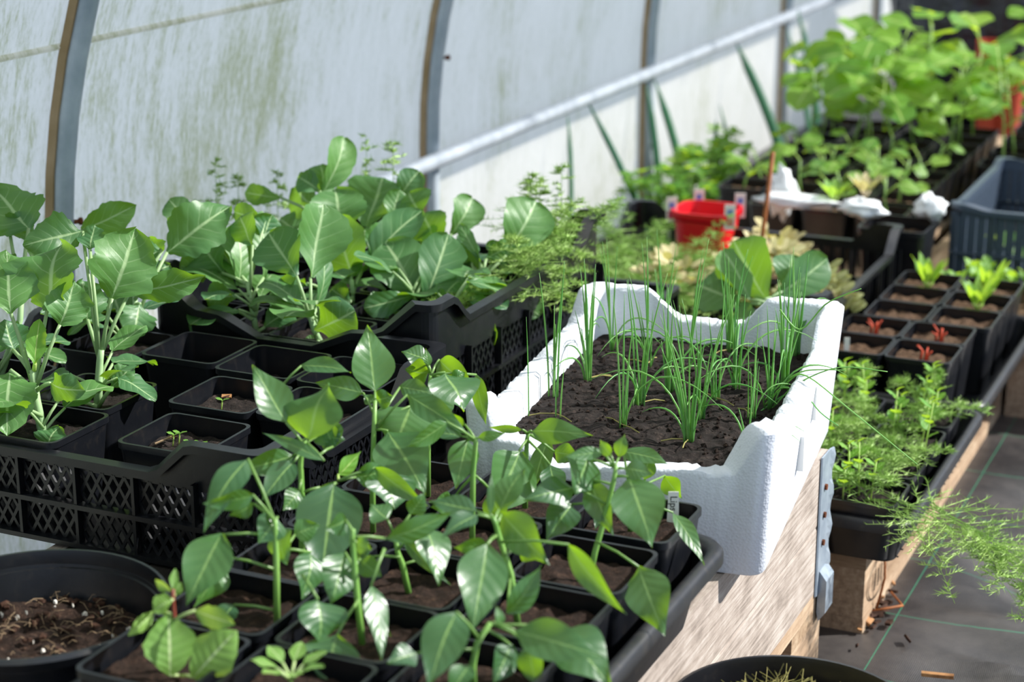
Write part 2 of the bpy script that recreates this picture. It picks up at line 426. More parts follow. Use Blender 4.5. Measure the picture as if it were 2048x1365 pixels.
mb.quadstrip(rows, True); mb.cap(rows[0]); mb.cap(rows[-1])
hp = part(mb, 'hinge_plate', M['zinc'], t, False)
mb = MB(); mb.quadstrip([[V(.004, y, -.165), V(.014, y, -.178), V(.014, y, -.225), V(.005, y, -.238), V(.002, y, -.225), V(.002, y, -.165)] for y in (-.034, .004)], True)
mb.cap([V(.004, -.034, -.165), V(.014, -.034, -.178), V(.014, -.034, -.225), V(.005, -.034, -.238), V(.002, -.034, -.225)][::-1])
part(mb, 'hinge_tongue', M['zinc'], t)
for z in (-.045, -.085, -.125):
    mb = MB(); mb.tube([V(.0035, -.026, z), V(.0065, -.026, z)], .0045, 8); part(mb, 'rivet', M['rust'], t)
# ------------------------------------------------------------------ plastic ware
def rrect(x0, x1, y0, y1, r, z, seg=4, step=None):
    out = []
    cs = ((x1-r, y0+r, -90), (x1-r, y1-r, 0), (x0+r, y1-r, 90), (x0+r, y0+r, 180))
    for i, (cx, cy, a0) in enumerate(cs):
        arc_ = [V(cx+r*math.cos(math.radians(a0+90*k/seg)), cy+r*math.sin(math.radians(a0+90*k/seg)), z) for k in range(seg+1)]
        out += arc_
        if step:
            nx = cs[(i+1) % 4]; q = V(nx[0]+r*math.cos(math.radians(nx[2])), nx[1]+r*math.sin(math.radians(nx[2])), z)
            n = int((q-arc_[-1]).length/step)
            out += [arc_[-1].lerp(q, k/n) for k in range(1, n)]
    return out
def potmesh(w, h, tp=.80, lip=.0035, r=.012):
    mb = MB(); H = w/2; rows = []
    for s, z, rr in ((tp, 0, r), (tp+(1-tp)*.86-.02, h*.86, r), (.965, h*.93, r), (1.0, h*.935, r), (1.0, h, r), (1-lip/H, h, r), (.955, h*.93, r*.9), (tp-.03, .004, r*.8)):
        rows.append(rrect(-H*s, H*s, -H*s, H*s, rr, z))
    mb.quadstrip(rows, True); mb.cap(rows[-1]); mb.cap(rows[0][::-1])
    me = mb.mesh('pot', None, False); me.materials.append(M['pot'])
    bm = bmesh.new(); bm.from_mesh(me); bmesh.ops.recalc_face_normals(bm, faces=bm.faces)
    for f in bm.faces: f.smooth = True
    for e in bm.edges:
        if len(e.link_faces) == 2 and e.calc_face_angle(0) > .6: e.smooth = False
    bm.to_mesh(me); bm.free()
    return me
def soilmesh(w, seed, amp=.005, n=22, m='soil', edge=.0):
    mb = MB(); rows = []; H = w/2
    for j in range(n+1):
        r = []
        for i in range(n+1):
            x = -H+w*i/n; y = -H+w*j/n
            z = amp*(noise.noise(V(x*45+seed, y*45, 1))+.7*noise.noise(V(x*110, y*110+seed, 2)))
            e = max(abs(x), abs(y))/H
            z -= edge*max(0, e-.7)
            r.append(V(x, y, z))
        rows.append(r)
    mb.quadstrip(rows); me = mb.mesh('soil', None, True); me.materials.append(M[m]); return me
POT = potmesh(.117, .118); POTS = potmesh(.112, .125, .78); POTL = potmesh(.105, .085)
SOILS = [soilmesh(.102, k*7.3, m='soil') for k in range(3)]
SOILR = [soilmesh(.102, k*5.1+2, m='soilred') for k in range(3)]
SOILD = [soilmesh(.098, k*9.7+4, .006, m='soildry') for k in range(3)]
def put_pot(t, z=.118, pm=POT, soils=SOILS, k=0, dz=.018, rz=0):
    p = link('pot', pm, None, t, (0, 0, 0), rz)
    return link('soil', soils[k % len(soils)], None, p, (0, 0, z-dz))

# --- tub trays
def tub(name, label, x0, x1, y0, y1, z0, h, rim=.014, taper=.02, r=.04, m='tray', ribs=False, group=None, cat='tray'):
    t = thing(name, ((x0+x1)/2, (y0+y1)/2, z0), label, cat, group)
    mb = MB(); rows = []
    def lo(d, z, rr): rows.append(rrect(x0+d, x1-d, y0+d, y1-d, rr, z, 6))
    lo(rim+taper, z0, r*.7); lo(rim+.004, z0+h-.012, r*.8)
    mb.quadstrip(rows, True); mb.cap(rows[0][::-1])
    rows = []; lo(rim+taper+.003, z0+.003, r*.7); lo(rim+.001, z0+h-.004, r*.8); mb.quadstrip(rows, True); mb.cap(rows[0])
    b = part(mb, 'tub', M[m], t); autosmooth(b)
    mb = MB(); rows = []
    for d, z in ((rim+.003, z0+h-.006), (rim-.001, z0+h-.0005), (rim*.6, z0+h), (rim*.25, z0+h-.001), (0, z0+h-.006), (0, z0+h-.018), (.003, z0+h-.018), (.004, z0+h-.008)): lo(d, z, r)
    mb.quadstrip(rows, True); o = part(mb, 'rim', M[m], t); autosmooth(o, 60)
    if ribs:
        n = int((y1-y0-.08)/.028)
        for k in range(n):
            y = y0+.045+k*.028; mb = MB()
            mb.quadstrip([[V(x1-.010, yy, z0+h-.017), V(x1-.001, yy, z0+h-.017), V(x1-rim-taper+.004, yy, z0+.002), V(x1-rim-taper-.002, yy, z0+.002)] for yy in (y, y+.006)], True)
            part(mb, 'rib', M[m], t)
    return t
tub('pepper_tray', 'black rounded tub tray holding the pepper pots on the boards', -.405, .040, -1.16, -.545, .0005, .088)
tub('ribbed_tray', 'shallow ribbed black tray with asparagus and pea pots', -.34, .098, .075, .615, -.1945, .070, .012, .014, .03, ribs=True)
tub('ribbed_tray', 'shallow ribbed black tray with reddish sprouts in square pots', -.20, .092, .625, 1.20, -.1945, .070, .012, .014, .03, ribs=True)

# --- lattice crates
LAT = {}
def lattice(w, h, m):
    key = (round(w, 3), round(h, 3), m)
    if key in LAT: return LAT[key]
    mb = MB(); sp = .0155; k = 1.75; bw = .0019; t = .0016
    for sg in (1, -1):
        c = -h/k-sp
        while c < w+h/k+sp:
            # line x = c + sg*(z)/k
            z0, z1 = 0.0, h
            xa, xb = c, c+sg*h/k
            pts = []
            lo_, hi_ = 0.0, 1.0
            dx = xb-xa
            if abs(dx) > 1e-9:
                t0, t1 = (0-xa)/dx, (w-xa)/dx
                if t0 > t1: t0, t1 = t1, t0
                lo_, hi_ = max(0, t0), min(1, t1)
            if hi_-lo_ > .02:
                A = V(xa+dx*lo_, 0, h*lo_); B = V(xa+dx*hi_, 0, h*hi_)
                nrm = V(B.z-A.z, 0, A.x-B.x).normalized()*bw
                mb.quadstrip([[P-nrm+V(0, -t, 0), P+nrm+V(0, -t, 0), P+nrm+V(0, t, 0), P-nrm+V(0, t, 0)] for P in (A, B)], True)
            c += sp
    me = mb.mesh('lattice_panel'); me.materials.append(M[m]); LAT[key] = me; return me
def crate(label, x0, x1, y0, y1, z0, h, low, m='crate', nx=7, ny=5, rc=.10, slots=False, group=None, pf=None, ps=None):
    t = thing('plastic_crate', ((x0+x1)/2, (y0+y1)/2, z0), label, 'crate', group)
    T = t.location
    def hgt(p):
        dx = min(p.x-x0, x1-p.x); dy = min(p.y-y0, y1-p.y)
        d = max(dx, dy)   # distance to nearest corner along the wall
        pp = pf if dy <= dx else ps
        if pp:
            for (a, ha), (b, hb) in zip(pp, pp[1:]):
                if d <= b: return z0+ha+(hb-ha)*max(0, d-a)/(b-a)
            return z0+pp[-1][1]
        if d < rc: return z0+h
        if d < rc+.045: return z0+h-(h-low)*(d-rc)/.045
        return z0+low
    base = rrect(x0, x1, y0, y1, .018, 0, 5, .012)
    def ring(ins):
        cx, cy = T.x, T.y
        return rrect(x0+ins, x1-ins, y0+ins, y1-ins, max(.004, .018-ins), 0, 5, .012)
    def rows_at(inss):
        out = []
        rs = [rrect(x0, x1, y0, y1, .018, 0, 5, .012)]
        for ins, dz in inss:
            row = []
            for p in rs[0]:
                q = p.copy()
                hx, hy = (x1-x0)/2, (y1-y0)/2
                q.x = T.x+(p.x-T.x)*(hx-ins)/hx; q.y = T.y+(p.y-T.y)*(hy-ins)/hy
                q.z = hgt(p)+dz; row.append(q)
            out.append(row)
        return out
    mb = MB(); mb.quadstrip(rows_at([(.016, -.004), (.016, 0), (0, 0), (0, -.010), (.002, -.010), (.002, -.003)]), True)
    o = part(mb, 'rim', M[m], t); autosmooth(o, 40)
    # solid upper band and corners
    mb = MB(); r = rows_at([(.014, -.001), (.014, 0), (.010, 0), (.010, 0)])
    for p in r[0]: pass
    ra = rows_at([(.0145, -.001)])[0]; rb = [V(p.x, p.y, z0+low-.018) for p in ra]
    rc_ = rows_at([(.0115, -.001)])[0]; rd = [V(p.x, p.y, z0+low-.018) for p in rc_]
    mb.quadstrip([ra, rb, rd, rc_], True); o = part(mb, 'upper_band', M[m], t)
    zb, zm, zt = z0+.012, z0+.006+(low-.018)*.5, z0+low-.018
    for zz in (zb-.006, zm):
        mb = MB()
        def ringz(ins, z): return rrect(x0+ins, x1-ins, y0+ins, y1-ins, .016, z, 4)
        mb.quadstrip([ringz(.0145, zz-.003), ringz(.001, zz-.003), ringz(.001, zz+.003), ringz(.0145, zz+.003)], True); part(mb, 'ledge', M[m], t)
    mb = MB(); mb.box(x0+.013, x1-.013, y0+.013, y1-.013, z0, z0+.004); part(mb, 'base', M[m], t)
    sides = ((V(x0, y0, 0), V(x1-x0, 0, 0), 0, nx), (V(x1, y0, 0), V(0, y1-y0, 0), PI/2, ny), (V(x1, y1, 0), V(x0-x1, 0, 0), PI, nx), (V(x0, y1, 0), V(0, y0-y1, 0), -PI/2, ny))
    for A, D, rz, n in sides:
        d = D.normalized(); inn = V(-d.y, d.x, 0); ln = D.length; pw = (ln-.03)/n
        for k in range(n+1):
            mb = MB(); c = A+d*(.015+pw*k)
            P = [c-d*.002+inn*.002, c+d*.002+inn*.002, c+d*.002+inn*.0125, c-d*.002+inn*.0125]
            mb.quadstrip([[V(p.x, p.y, z) for p in P] for z in (z0+.004, zt+.01)], True); part(mb, 'rib', M[m], t)
            if k < n:
                for za, ze in ((zb-.003, zm-.003), (zm+.003, zt+.001)):
                    if slots:
                        mb = MB()
                        hw_ = .0085 if m == 'greycrate' else .004
                        for q in range(4): mb.box(pw*(q+.5)/4-hw_, pw*(q+.5)/4+hw_, -.0012, .0012, 0, ze-za)
                        key = ('s', round(pw, 3), round(ze-za, 3), m)
                        if key not in LAT: LAT[key] = mb.mesh('slat_panel'); LAT[key].materials.append(M[m])
                        me = LAT[key]
                    else: me = lattice(pw-.004, ze-za, m)
                    loc = c+d*.002+inn*.0125-T; link('lattice_panel', me, None, t, (loc.x, loc.y, za-T.z), rz)
    return t
crate('black lattice crate with square pots and tall kohlrabi, front rim scuffed', -1.045, -.448, -.700, -.235, .0005, .156, .115, nx=7, ny=5)
crate('black lattice crate packed with round-leaved cauliflower seedlings', -.94, -.474, -.225, .39, .0005, .20, .122, nx=5, ny=6, pf=[(0, .2), (.03, .2), (.085, .152), (.13, .148), (.19, .122)], ps=[(0, .2), (.06, .2), (.1, .163)])
crate('empty black lattice crate carrying the cauliflower crate', -.84, -.455, .165, .70, -.1945, .195, .193, nx=4, ny=5)
crate('black slotted crate with pale rosettes and asparagus behind the white box', -.78, -.205, .725, 1.315, -.1945, .195, .155, nx=6, ny=6, slots=True, rc=.045)
crate('grey-blue open crate standing alone on the rear pallet', -.165, .26, 1.54, 2.08, -.1945, .195, .185, rc=.03, m='greycrate', nx=5, ny=6, slots=True)

# --- polystyrene box
BC, BR, BW, BL, BH = V(-.1576, -.2064, 0), .1230, .366, .549, .182
def box_h(p):   # p in box coords
    hx, hy = BW/2, BL/2
    u = (p.x+hx)/BW; v = (p.y+hy)/BL
    def interp(t, pts):
        for (a, ha), (b, hb) in zip(pts, pts[1:]):
            if a <= t <= b: return ha+(hb-ha)*(t-a)/max(1e-6, b-a)
        return pts[-1][1]
    e = min((abs(p.y+hy), 'f'), (abs(p.y-hy), 'r'), (abs(p.x+hx), 'l'), (abs(p.x-hx), 'R'))[1]
    if e == 'f': h = interp(u, [(0, .18), (.08, .18), (.11, .14), (.20, .136), (.27, .108), (.36, .112), (.6, .122), (.88, .127), (.955, .18), (1, .18)])
    elif e == 'r': h = interp(u, [(0, .175), (.03, .182), (.24, .182), (.38, .143), (.64, .143), (.75, .182), (1, .182)])
    elif e == 'l': h = interp(v, [(0, .18), (.05, .18), (.10, .142), (.5, .146), (.82, .146), (.93, .18), (1, .18)])
    else: h = interp(v, [(0, .18), (.06, .18), (.12, .155), (.8, .15), (.88, .182), (1, .182)])
    return h
Mbox = Matrix.Translation(BC) @ Matrix.Rotation(BR, 4, 'Z')
t = thing('polystyrene_box', BC, 'white polystyrene box with chipped rim full of dark soil', 'box')
per = rrect(-BW/2, BW/2, -BL/2, BL/2, .02, 0, 5, .006)
rows = []
def scl(p, ins): return V(p.x*(BW/2-ins)/(BW/2), p.y*(BL/2-ins)/(BL/2), 0)
spec = [(.014, .001, 0), (.012, .004, 0), (.0, 0, 1), (.003, .003, 2), (.022, .004, 2), (.027, -.001, 1), (.032, .012, 0)]
for ins, dz, md in spec:
    row = []
    for p in per:
        q = scl(p, ins); h = box_h(p)
        ch = .004*max(0, noise.noise(V(p.x*40, p.y*40, 3)))+.0016*noise.noise(V(p.x*160, p.y*160, ins*100))
        if h < .17: ch *= 1.6
        z = dz if md == 0 else h-ch-(.004 if md == 1 else 0)+(dz if md == 2 else 0)-(.003 if md == 2 else 0)
        row.append(Mbox @ V(q.x, q.y, z))
    rows.append(row)
mb = MB(); mb.quadstrip(rows, True); mb.cap(rows[0][::-1]); mb.cap(rows[-1])
o = part(mb, 'foam_shell', M['foam'], t); autosmooth(o, 50)
def soil_z(x, y):
    z = .113+.004*noise.noise(V(x*14, y*14, 0))+.0045*noise.noise(V(x*45, y*45, 4))+.003*noise.noise(V(x*110, y*110, 9))
    if y < -.20 and x < -.02: z -= .010*min(1, (-.20-y)/.05)
    return z
mb = MB(); rows = []
nx_, ny_ = 110, 160
for j in range(ny_+1):
    r = []
    for i in range(nx_+1):
        x = -(BW/2-.029)+(BW-.058)*i/nx_; y = -(BL/2-.029)+(BL-.058)*j/ny_
        r.append(Mbox @ V(x, y, soil_z(x, y)))
    rows.append(r)
mb.quadstrip(rows); part(mb, 'soil', M['soil'], t, True)
rnd = random.Random(5)
mb = MB()
for k in range(650):
    x = rnd.uniform(-.15, .15); y = rnd.uniform(-.24, .24); s = rnd.uniform(.0012, .0042)
    p = Mbox @ V(x, y, soil_z(x, y)+s*.3)
    rr = Matrix.Rotation(rnd.uniform(0, 6), 3, V(rnd.random(), rnd.random(), rnd.random()+.1).normalized())
    n0 = len(mb.v)
    for dv in ((1, 0, 0), (-1, 0, 0), (0, 1, 0), (0, -1, 0), (0, 0, 1), (0, 0, -1)):
        q = rr @ V(*dv)*s*rnd.uniform(.6, 1.2); mb.v.append(tuple(p+q))
    mb.f += [(n0+a, n0+b, n0+c) for a in (0, 1) for b, c in ((2, 4), (4, 3), (3, 5), (5, 2))]
o = part(mb, 'soil_crumbs', M['clod'], t); o['kind'] = 'stuff'
for k, (y, z) in enumerate(((-.07, .085), (.02, .12))):
    mb = MB(); c = Mbox @ V(BW/2-.006, y, z); mb.box(-.001, .0075, -.006, .006, -.022, .022, Matrix.Translation(c) @ Matrix.Rotation(BR, 4, 'Z'))
    part(mb, 'strap_slot', M['tagw'], t)

# ------------------------------------------------------------------ leaves
PROF = {
 'pepper': [(0, .05), (.05, .24), (.12, .58), (.22, .88), (.33, 1), (.46, .96), (.58, .80), (.70, .57), (.80, .36), (.90, .16), (.96, .06), (1, .0)],
 'brassica': [(0, .10), (.08, .18), (.18, .36), (.3, .62), (.45, .88), (.6, 1), (.75, .98), (.87, .8), (.95, .5), (1, .12)],
 'kohl': [(0, .10), (.06, .22), (.12, .55), (.18, .62), (.25, .88), (.4, 1), (.55, .93), (.7, .78), (.85, .52), (.95, .22), (1, .02)],
 'round': [(0, .15), (.08, .55), (.2, .86), (.35, 1), (.55, 1), (.75, .85), (.9, .55), (1, .1)],
 'lance': [(0, .12), (.15, .5), (.35, .9), (.5, 1), (.7, .8), (.9, .35), (1, .02)],
}
def prof(kind, s):
    P = PROF[kind]
    for (a, x), (b, y) in zip(P, P[1:]):
        if a <= s <= b: return x+(y-x)*(s-a)/(b-a)
    return 0
def leaf_into(mb, A, B, T, w, nrm, kind='pepper', fold=.12, sag=.08, wave=.05, ph=0.0, pr=.0014, nl=12, ser=0, sagdir=None, rip=.02):
    """petiole A->B (tube), blade B->T of full width w, facing nrm"""
    D = T-B; ln = D.length
    nrm = (nrm-D*(nrm.dot(D)/max(1e-9, ln*ln))).normalized()
    sd = sagdir if sagdir is not None else nrm
    Cc = (B+T)/2+sd*sag*ln
    us = (-1, -.7, -.36, 0, .36, .7, 1)
    rows, uvs = [], []
    for i in range(nl+1):
        s = i/nl
        p = B*(1-s)**2+Cc*2*s*(1-s)+T*s*s
        tg = ((Cc-B)*(1-s)+(T-Cc)*s).normalized()
        lat = tg.cross(nrm).normalized(); nn = lat.cross(tg).normalized()
        hw = prof(kind, s)*w/2
        if ser: hw *= 1+ser*.6*math.sin(s*44+ph)
        p = p+nn*(w*rip*math.sin(s*6.5+ph))
        r = []
        for u in us:
            ir = 1+ser*3.2*noise.noise(V(s*5.5, ph*3, 4 if u > 0 else 9)) if ser else 1
            off = fold*abs(u)**1.4*hw + (wave*w*abs(u)**2*math.sin(s*9+ph+(1.7 if u > 0 else 0)))
            r.append(p+lat*(u*hw*ir)+nn*off)
        rows.append(r); uvs.append([(.5+.5*u, s) for u in us])
    mb.quadstrip(rows, False, uvs)
    if A is not None and (A-B).length > .002:
        m = (A+B)/2+V(0, 0, 1)*(A-B).length*.08
        mb.tube([A, A.lerp(m, .66)*.5+m*.5 if False else (A*.25+m*.5+B*.25), B], [pr*1.15, pr, pr*.9], 6, (.5, .5))
def leaf3(parent, A, B, T, w, nrm, m, name='leaf', **k):
    mb = MB(); leaf_into(mb, A, B, T, w, nrm, **k); return part(mb, name, M[m], parent, True)

WS = {'pepper': 1.12, 'brassica': 1.28, 'kohl': 1.38, 'round': 1.2, 'lance': 1.1}
def rigged(t, base, stem_px, leaves, m, kind, stemm, srad, seed, pr=.0014, topup=.0, **kw):
    """plant whose stem and leaves were measured in the photograph; depth = that of its pot plus small offsets"""
    rd = random.Random(seed); D0 = depth(base)
    def P(u, v, off): return at(u, v, d=D0-off)
    pts = [base] + [P(u, v, (k+1)*.004) for k, (u, v) in enumerate(stem_px)]
    mb = MB(); n = len(pts); mb.tube(pts, [srad*(1-.35*i/(n-1)) for i in range(n)], 8); part(mb, 'stem', M[stemm], t, True)
    for lf in leaves:
        a, b, tp, w = lf[:4]; o = lf[4] if len(lf) > 4 else {}
        d = o.get('d', rd.uniform(-.02, .03)); dn = tp[1]-b[1]; lpx = math.hypot(tp[0]-b[0], dn)
        lm = lpx*D0/FPX
        e = d+o.get('e', lm*(.45 if dn > 0 else -.25)+rd.uniform(-.01, .01))
        B = P(b[0], b[1], d); T = P(tp[0], tp[1], e)
        if a is None: A = min(pts, key=lambda q: (q-B).length)
        else: A = P(a[0], a[1], .01 if 'd' not in o else d*.3)
        t_ = (T-B).normalized(); view = (CAM-B).normalized()
        n0 = (view-t_*view.dot(t_)).normalized()
        lat = t_.cross(n0); rho = math.radians(o.get('r', rd.choice((-1, 1))*rd.uniform(5, 38)))
        nr = n0*math.cos(rho)+lat*math.sin(rho)
        wm = w*WS[o.get('k', kind)]*D0/FPX/max(.45, math.cos(rho))
        kk = dict(kind=o.get('k', kind), fold=o.get('f', rd.uniform(-.05, .28)), sag=o.get('s', rd.uniform(.06, .18)), ph=rd.uniform(0, 6), pr=pr)
        kk.update(kw)
        leaf3(t, A, B, T, wm, nr, o.get('m', m), **kk)

# ------------------------------------------------------------------ peppers
Y = {'m': 'pepper'}
PEP = [
 # x, y, label, stem px, leaves (attach, base, tip, width, opts)
 (-.050, -.610, 'pepper plant whose pot carries a handwritten white label', [(1262, 1035), (1261, 1000), (1268, 965)], [
   (None, (1346, 1026), (1409, 1132), 30, {'d': .03}), ((1262, 990), (1330, 952), (1364, 998), 38, {'r': 30, 'd': -.06, 'e': .0}), ((1262, 1000), (1247, 905), (1338, 930), 34, {'d': -.02}),
   ((1262, 1030), (1225, 1010), (1190, 1060), 34, {}), ((1262, 1000), (1290, 960), (1300, 905), 36, {'d': -.03})]),
 (-.050, -.745, 'pepper plant with the thick leaning stem beside the foam box', [(1190, 1105), (1208, 1040), (1228, 960), (1232, 934)], [
   ((1230, 940), (1207, 905), (1128, 915), 24, {}), ((1230, 936), (1172, 917), (1150, 990), 68, {'r': -40}), ((1213, 1009), (1148, 977), (1048, 1002), 54, {'s': .16, 'r': 20}),
   ((1226, 970), (1180, 962), (1227, 1072), 52, {}), ((1233, 953), (1258, 955), (1304, 1096), 96, {'r': -10, 'f': .1}), ((1232, 938), (1250, 938), (1308, 948), 36, {}),
   ((1192, 1084), (1278, 1135), (1330, 1273), 82, {'r': 8, 'f': .05, 'd': .05}), ((1213, 1010), (1145, 1009), (1092, 1082), 62, {'d': -.02}), ((1230, 936), (1238, 915), (1250, 868), 26, {}), ((1230, 936), (1222, 912), (1200, 880), 22, {})]),
 (-.050, -.868, 'pepper plant with dark hanging leaf beside the tray edge', [(1022, 1150), (1000, 1080), (992, 1050), (986, 1036)], [
   ((996, 1045), (1004, 1028), (1099, 1131), 70, {'r': 12, 'f': .15}), ((993, 1072), (973, 1091), (944, 1263), 90, {'r': -15, 'f': .08, 'd': .04}), ((990, 1040), (955, 1030), (884, 1076), 34, {}),
   ((990, 1040), (954, 1023), (858, 1003), 42, {}), ((986, 1036), (981, 1030), (983, 946), 15, {'r': 0}), ((990, 1038), (998, 1020), (1052, 935), 48, {'r': -30}),
   ((1020, 1160), (1015, 1228), (1083, 1131), 46, {'d': .06}), ((990, 1070), (973, 1087), (905, 1096), 32, {}), ((1000, 1085), (1138, 1090), (1254, 1230), 40, {'d': .05, 'r': 25}), ((1010, 1110), (1040, 1095), (1075, 1120), 32, {})]),
 (-.050, -1.003, 'pepper plant with one broad pale veined leaf spreading over the tray', [(946, 1330), (955, 1285), (981, 1247)], [
   ((985, 1246), (1029, 1262), (1213, 1318), 74, {'r': -8, 'f': .1, 'd': .02, 'e': .02}), ((985, 1250), (1120, 1262), (1222, 1372), 96, {'d': -.02}), ((960, 1280), (913, 1225), (856, 1378), 82, {'r': 15, 'd': .03}),
   ((975, 1260), (1020, 1290), (985, 1368), 52, {'d': -.02}), ((985, 1247), (1000, 1252), (992, 1212), 18, {}), ((955, 1300), (834, 1307), (774, 1328), 46, {'d': 0}),
   ((985, 1246), (1060, 1290), (1075, 1375), 50, {}), ((975, 1255), (940, 1330), (900, 1400), 44, {})]),
 (-.185, -.600, 'pepper plant with a drooping pale leaf against the chipped foam rim', [(1051, 940), (1054, 880), (1056, 868)], [
   ((1056, 868), (1062, 862), (1186, 872), 46, {'s': .14, 'r': -15}), ((1055, 868), (1045, 860), (977, 855), 15, {}), ((1054, 880), (1037, 905), (985, 1032), 97, {'r': -30}),
   ((1056, 870), (1099, 878), (1063, 992), 38, {'r': 30}), ((1056, 868), (1110, 905), (1160, 915), 40, {}), ((1055, 880), (1100, 930), (1115, 1005), 46, {})]),
 (-.185, -.725, 'pepper plant with small upright stem between drooping green leaves', [(946, 950), (951, 890), (952, 878)], [
   ((950, 880), (893, 845), (810, 895), 34, {}), ((950, 884), (936, 880), (911, 980), 56, {'f': .02, 'r': 5}), ((950, 880), (924, 873), (857, 866), 24, {}), ((952, 878), (956, 876), (1012, 866), 20, {}),
   ((951, 880), (930, 850), (880, 822), 26, {}), ((948, 950), (985, 985), (1010, 1050), 50, {'d': -.02}), ((948, 950), (905, 1000), (860, 1015), 40, {'d': -.02})]),
 (-.185, -.845, 'short pepper plant with crooked stem and yellowish lower leaves', [(805, 1130), (795, 1105), (790, 1070)], [
   ((795, 1100), (851, 1054), (878, 1172), 58, {'r': -35}), ((793, 1085), (805, 1078), (903, 1172), 24, {'r': 10}), ((790, 1075), (775, 1040), (740, 1010), 44, {}), ((800, 1115), (735, 1115), (710, 1090), 34, {}),
   ((790, 1075), (820, 1030), (850, 985), 36, {}), ((805, 1130), (850, 1120), (900, 1090), 36, {'d': -.02})]),
 (-.185, -.965, 'pepper plant with straight stem and long pale bending petioles', [(716, 1210), (708, 1120), (704, 1078), (706, 1060)], [
   ((706, 1075), (774, 1078), (908, 1023), 44, {'s': .15}), ((718, 1200), (673, 1273), (648, 1374), 100, {'r': 5, 'f': .1, 'd': .04}), ((769, 1098), (742, 1173), (763, 1321), 42, {'r': -35, 'd': .02}),
   ((712, 1150), (690, 1105), (660, 1212), 72, {'d': -.02}), ((712, 1130), (720, 1119), (764, 1155), 42, {'d': -.02}), ((706, 1080), (712, 1086), (744, 1100), 30, {}),
   ((604, 1150), (636, 1200), (640, 1290), 84, {'d': .03}), ((716, 1200), (745, 1255), (790, 1300), 40, {'d': -.03}), ((706, 1065), (690, 1040), (650, 1060), 40, {'d': -.02})]),
 (-.315, -.610, 'pepper plant with backlit yellow-green leaf overlapping the foam box corner', [(856, 850), (860, 770), (861, 752)], [
   ((860, 740), (853, 720), (803, 704), 38, {}), ((861, 752), (858, 745), (811, 738), 48, {'r': -40}), ((862, 750), (878, 720), (950, 778), 52, {'r': 20}), ((862, 752), (890, 745), (928, 824), 86, {'r': -35, 'f': .05}),
   ((862, 750), (953, 750), (973, 852), 30, {'r': 30}), ((860, 745), (857, 733), (851, 697), 16, {}), ((858, 800), (875, 790), (890, 850), 50, {'d': -.03}), ((861, 752), (905, 760), (930, 745), 30, {})]),
 (-.315, -.725, 'pepper plant with one tall upright leaf over dark lower leaves', [(745, 950), (748, 860), (750, 802)], [
   ((750, 806), (750, 782), (734, 651), 78, {'r': 15, 'f': .2, 's': .03}), ((750, 802), (752, 800), (786, 792), 38, {}), ((749, 830), (726, 786), (630, 766), 46, {'s': .16}), ((566, 770), (603, 732), (702, 746), 32, {'s': .16}),
   ((750, 850), (822, 812), (790, 905), 108, {'r': 10, 'd': .0}), ((749, 860), (775, 862), (852, 990), 100, {'r': -8, 'f': .1, 'd': .02}), ((755, 855), (815, 790), (940, 873), 48, {'s': .14, 'r': -10}),
   ((755, 850), (800, 775), (867, 790), 38, {'s': .2}), ((750, 804), (745, 806), (728, 790), 22, {})]),
 (-.315, -.845, 'pepper plant with glowing yellow-green top leaf and bright bud', [(604, 1000), (601, 930), (603, 900), (610, 880)], [
   ((610, 882), (613, 878), (658, 766), 98, {'r': -45, 'f': .05, 's': .04}), ((608, 890), (572, 846), (504, 731), 64, {'r': 20, 'f': .25}), ((640, 910), (668, 893), (640, 824), 56, {}), ((612, 885), (648, 922), (524, 866), 24, {'d': .03}),
   ((603, 905), (586, 912), (466, 945), 46, {'r': -10, 'f': .2}), ((677, 960), (676, 950), (722, 903), 30, {'m': 'cress'}), ((677, 962), (712, 955), (778, 938), 46, {}), ((677, 962), (751, 936), (858, 1014), 36, {'r': 15, 's': .18}),
   ((677, 962), (775, 948), (788, 1020), 88, {'r': -35, 'd': -.02}), ((672, 968), (668, 970), (642, 1157), 116, {'r': 4, 'f': .1, 'd': .05, 's': .05}), ((603, 905), (588, 925), (522, 1004), 48, {'r': 20, 's': .14}), ((603, 960), (598, 982), (566, 1022), 40, {}),
   ((610, 890), (640, 870), (690, 880), 52, {'d': -.02}), ((608, 985), (640, 975), (677, 962), 6, {'k': 'lance'})]),
 (-.315, -.963, 'pepper plant with arching petioles and large leaf hanging over the crate', [(553, 1130), (550, 1060), (550, 1042)], [
   ((550, 1072), (444, 1070), (372, 1213), 86, {'r': 12, 'f': .15, 'd': .02, 's': .14}), ((552, 1140), (441, 1113), (388, 1216), 58, {'r': -35, 'd': -.01}), ((552, 1050), (496, 918), (408, 1066), 56, {'s': .26, 'r': 25}),
   ((550, 1045), (505, 990), (406, 1008), 36, {'s': .14}), ((550, 1045), (508, 1008), (456, 1032), 28, {}), ((551, 1042), (555, 1035), (516, 1088), 58, {'r': -10}), ((550, 1060), (557, 1056), (574, 1130), 48, {'r': 40}),
   ((552, 1100), (622, 1105), (604, 1200), 58, {'r': -35, 'd': -.02}), ((553, 1222), (468, 1210), (430, 1262), 40, {'d': 0}), ((553, 1130), (590, 1070), (640, 1050), 44, {'d': -.03})]),
]
PBU = [1261, 1178, 1036, 947, 1050, 944, 817, 725, 856, 746, 604, 554]
def basex(u, y, z):
    n = RGT-FWD*((u-1024)/FPX)
    return CAM.x-(n.y*(y-CAM.y)+n.z*(z-CAM.z))/n.x
for i, (x, y, lab, st, lv) in enumerate(PEP):
    t = thing('pepper_plant', (x, y, .004), lab, 'potted plant', 'potted peppers in the tub tray')
    put_pot(t, soils=SOILR, k=i)
    rigged(t, V(basex(PBU[i], y, .104), y, .104), st, lv, 'pepper', 'pepper', 'pstem', .0034, 100+i, wave=.06, rip=.03, nl=16)
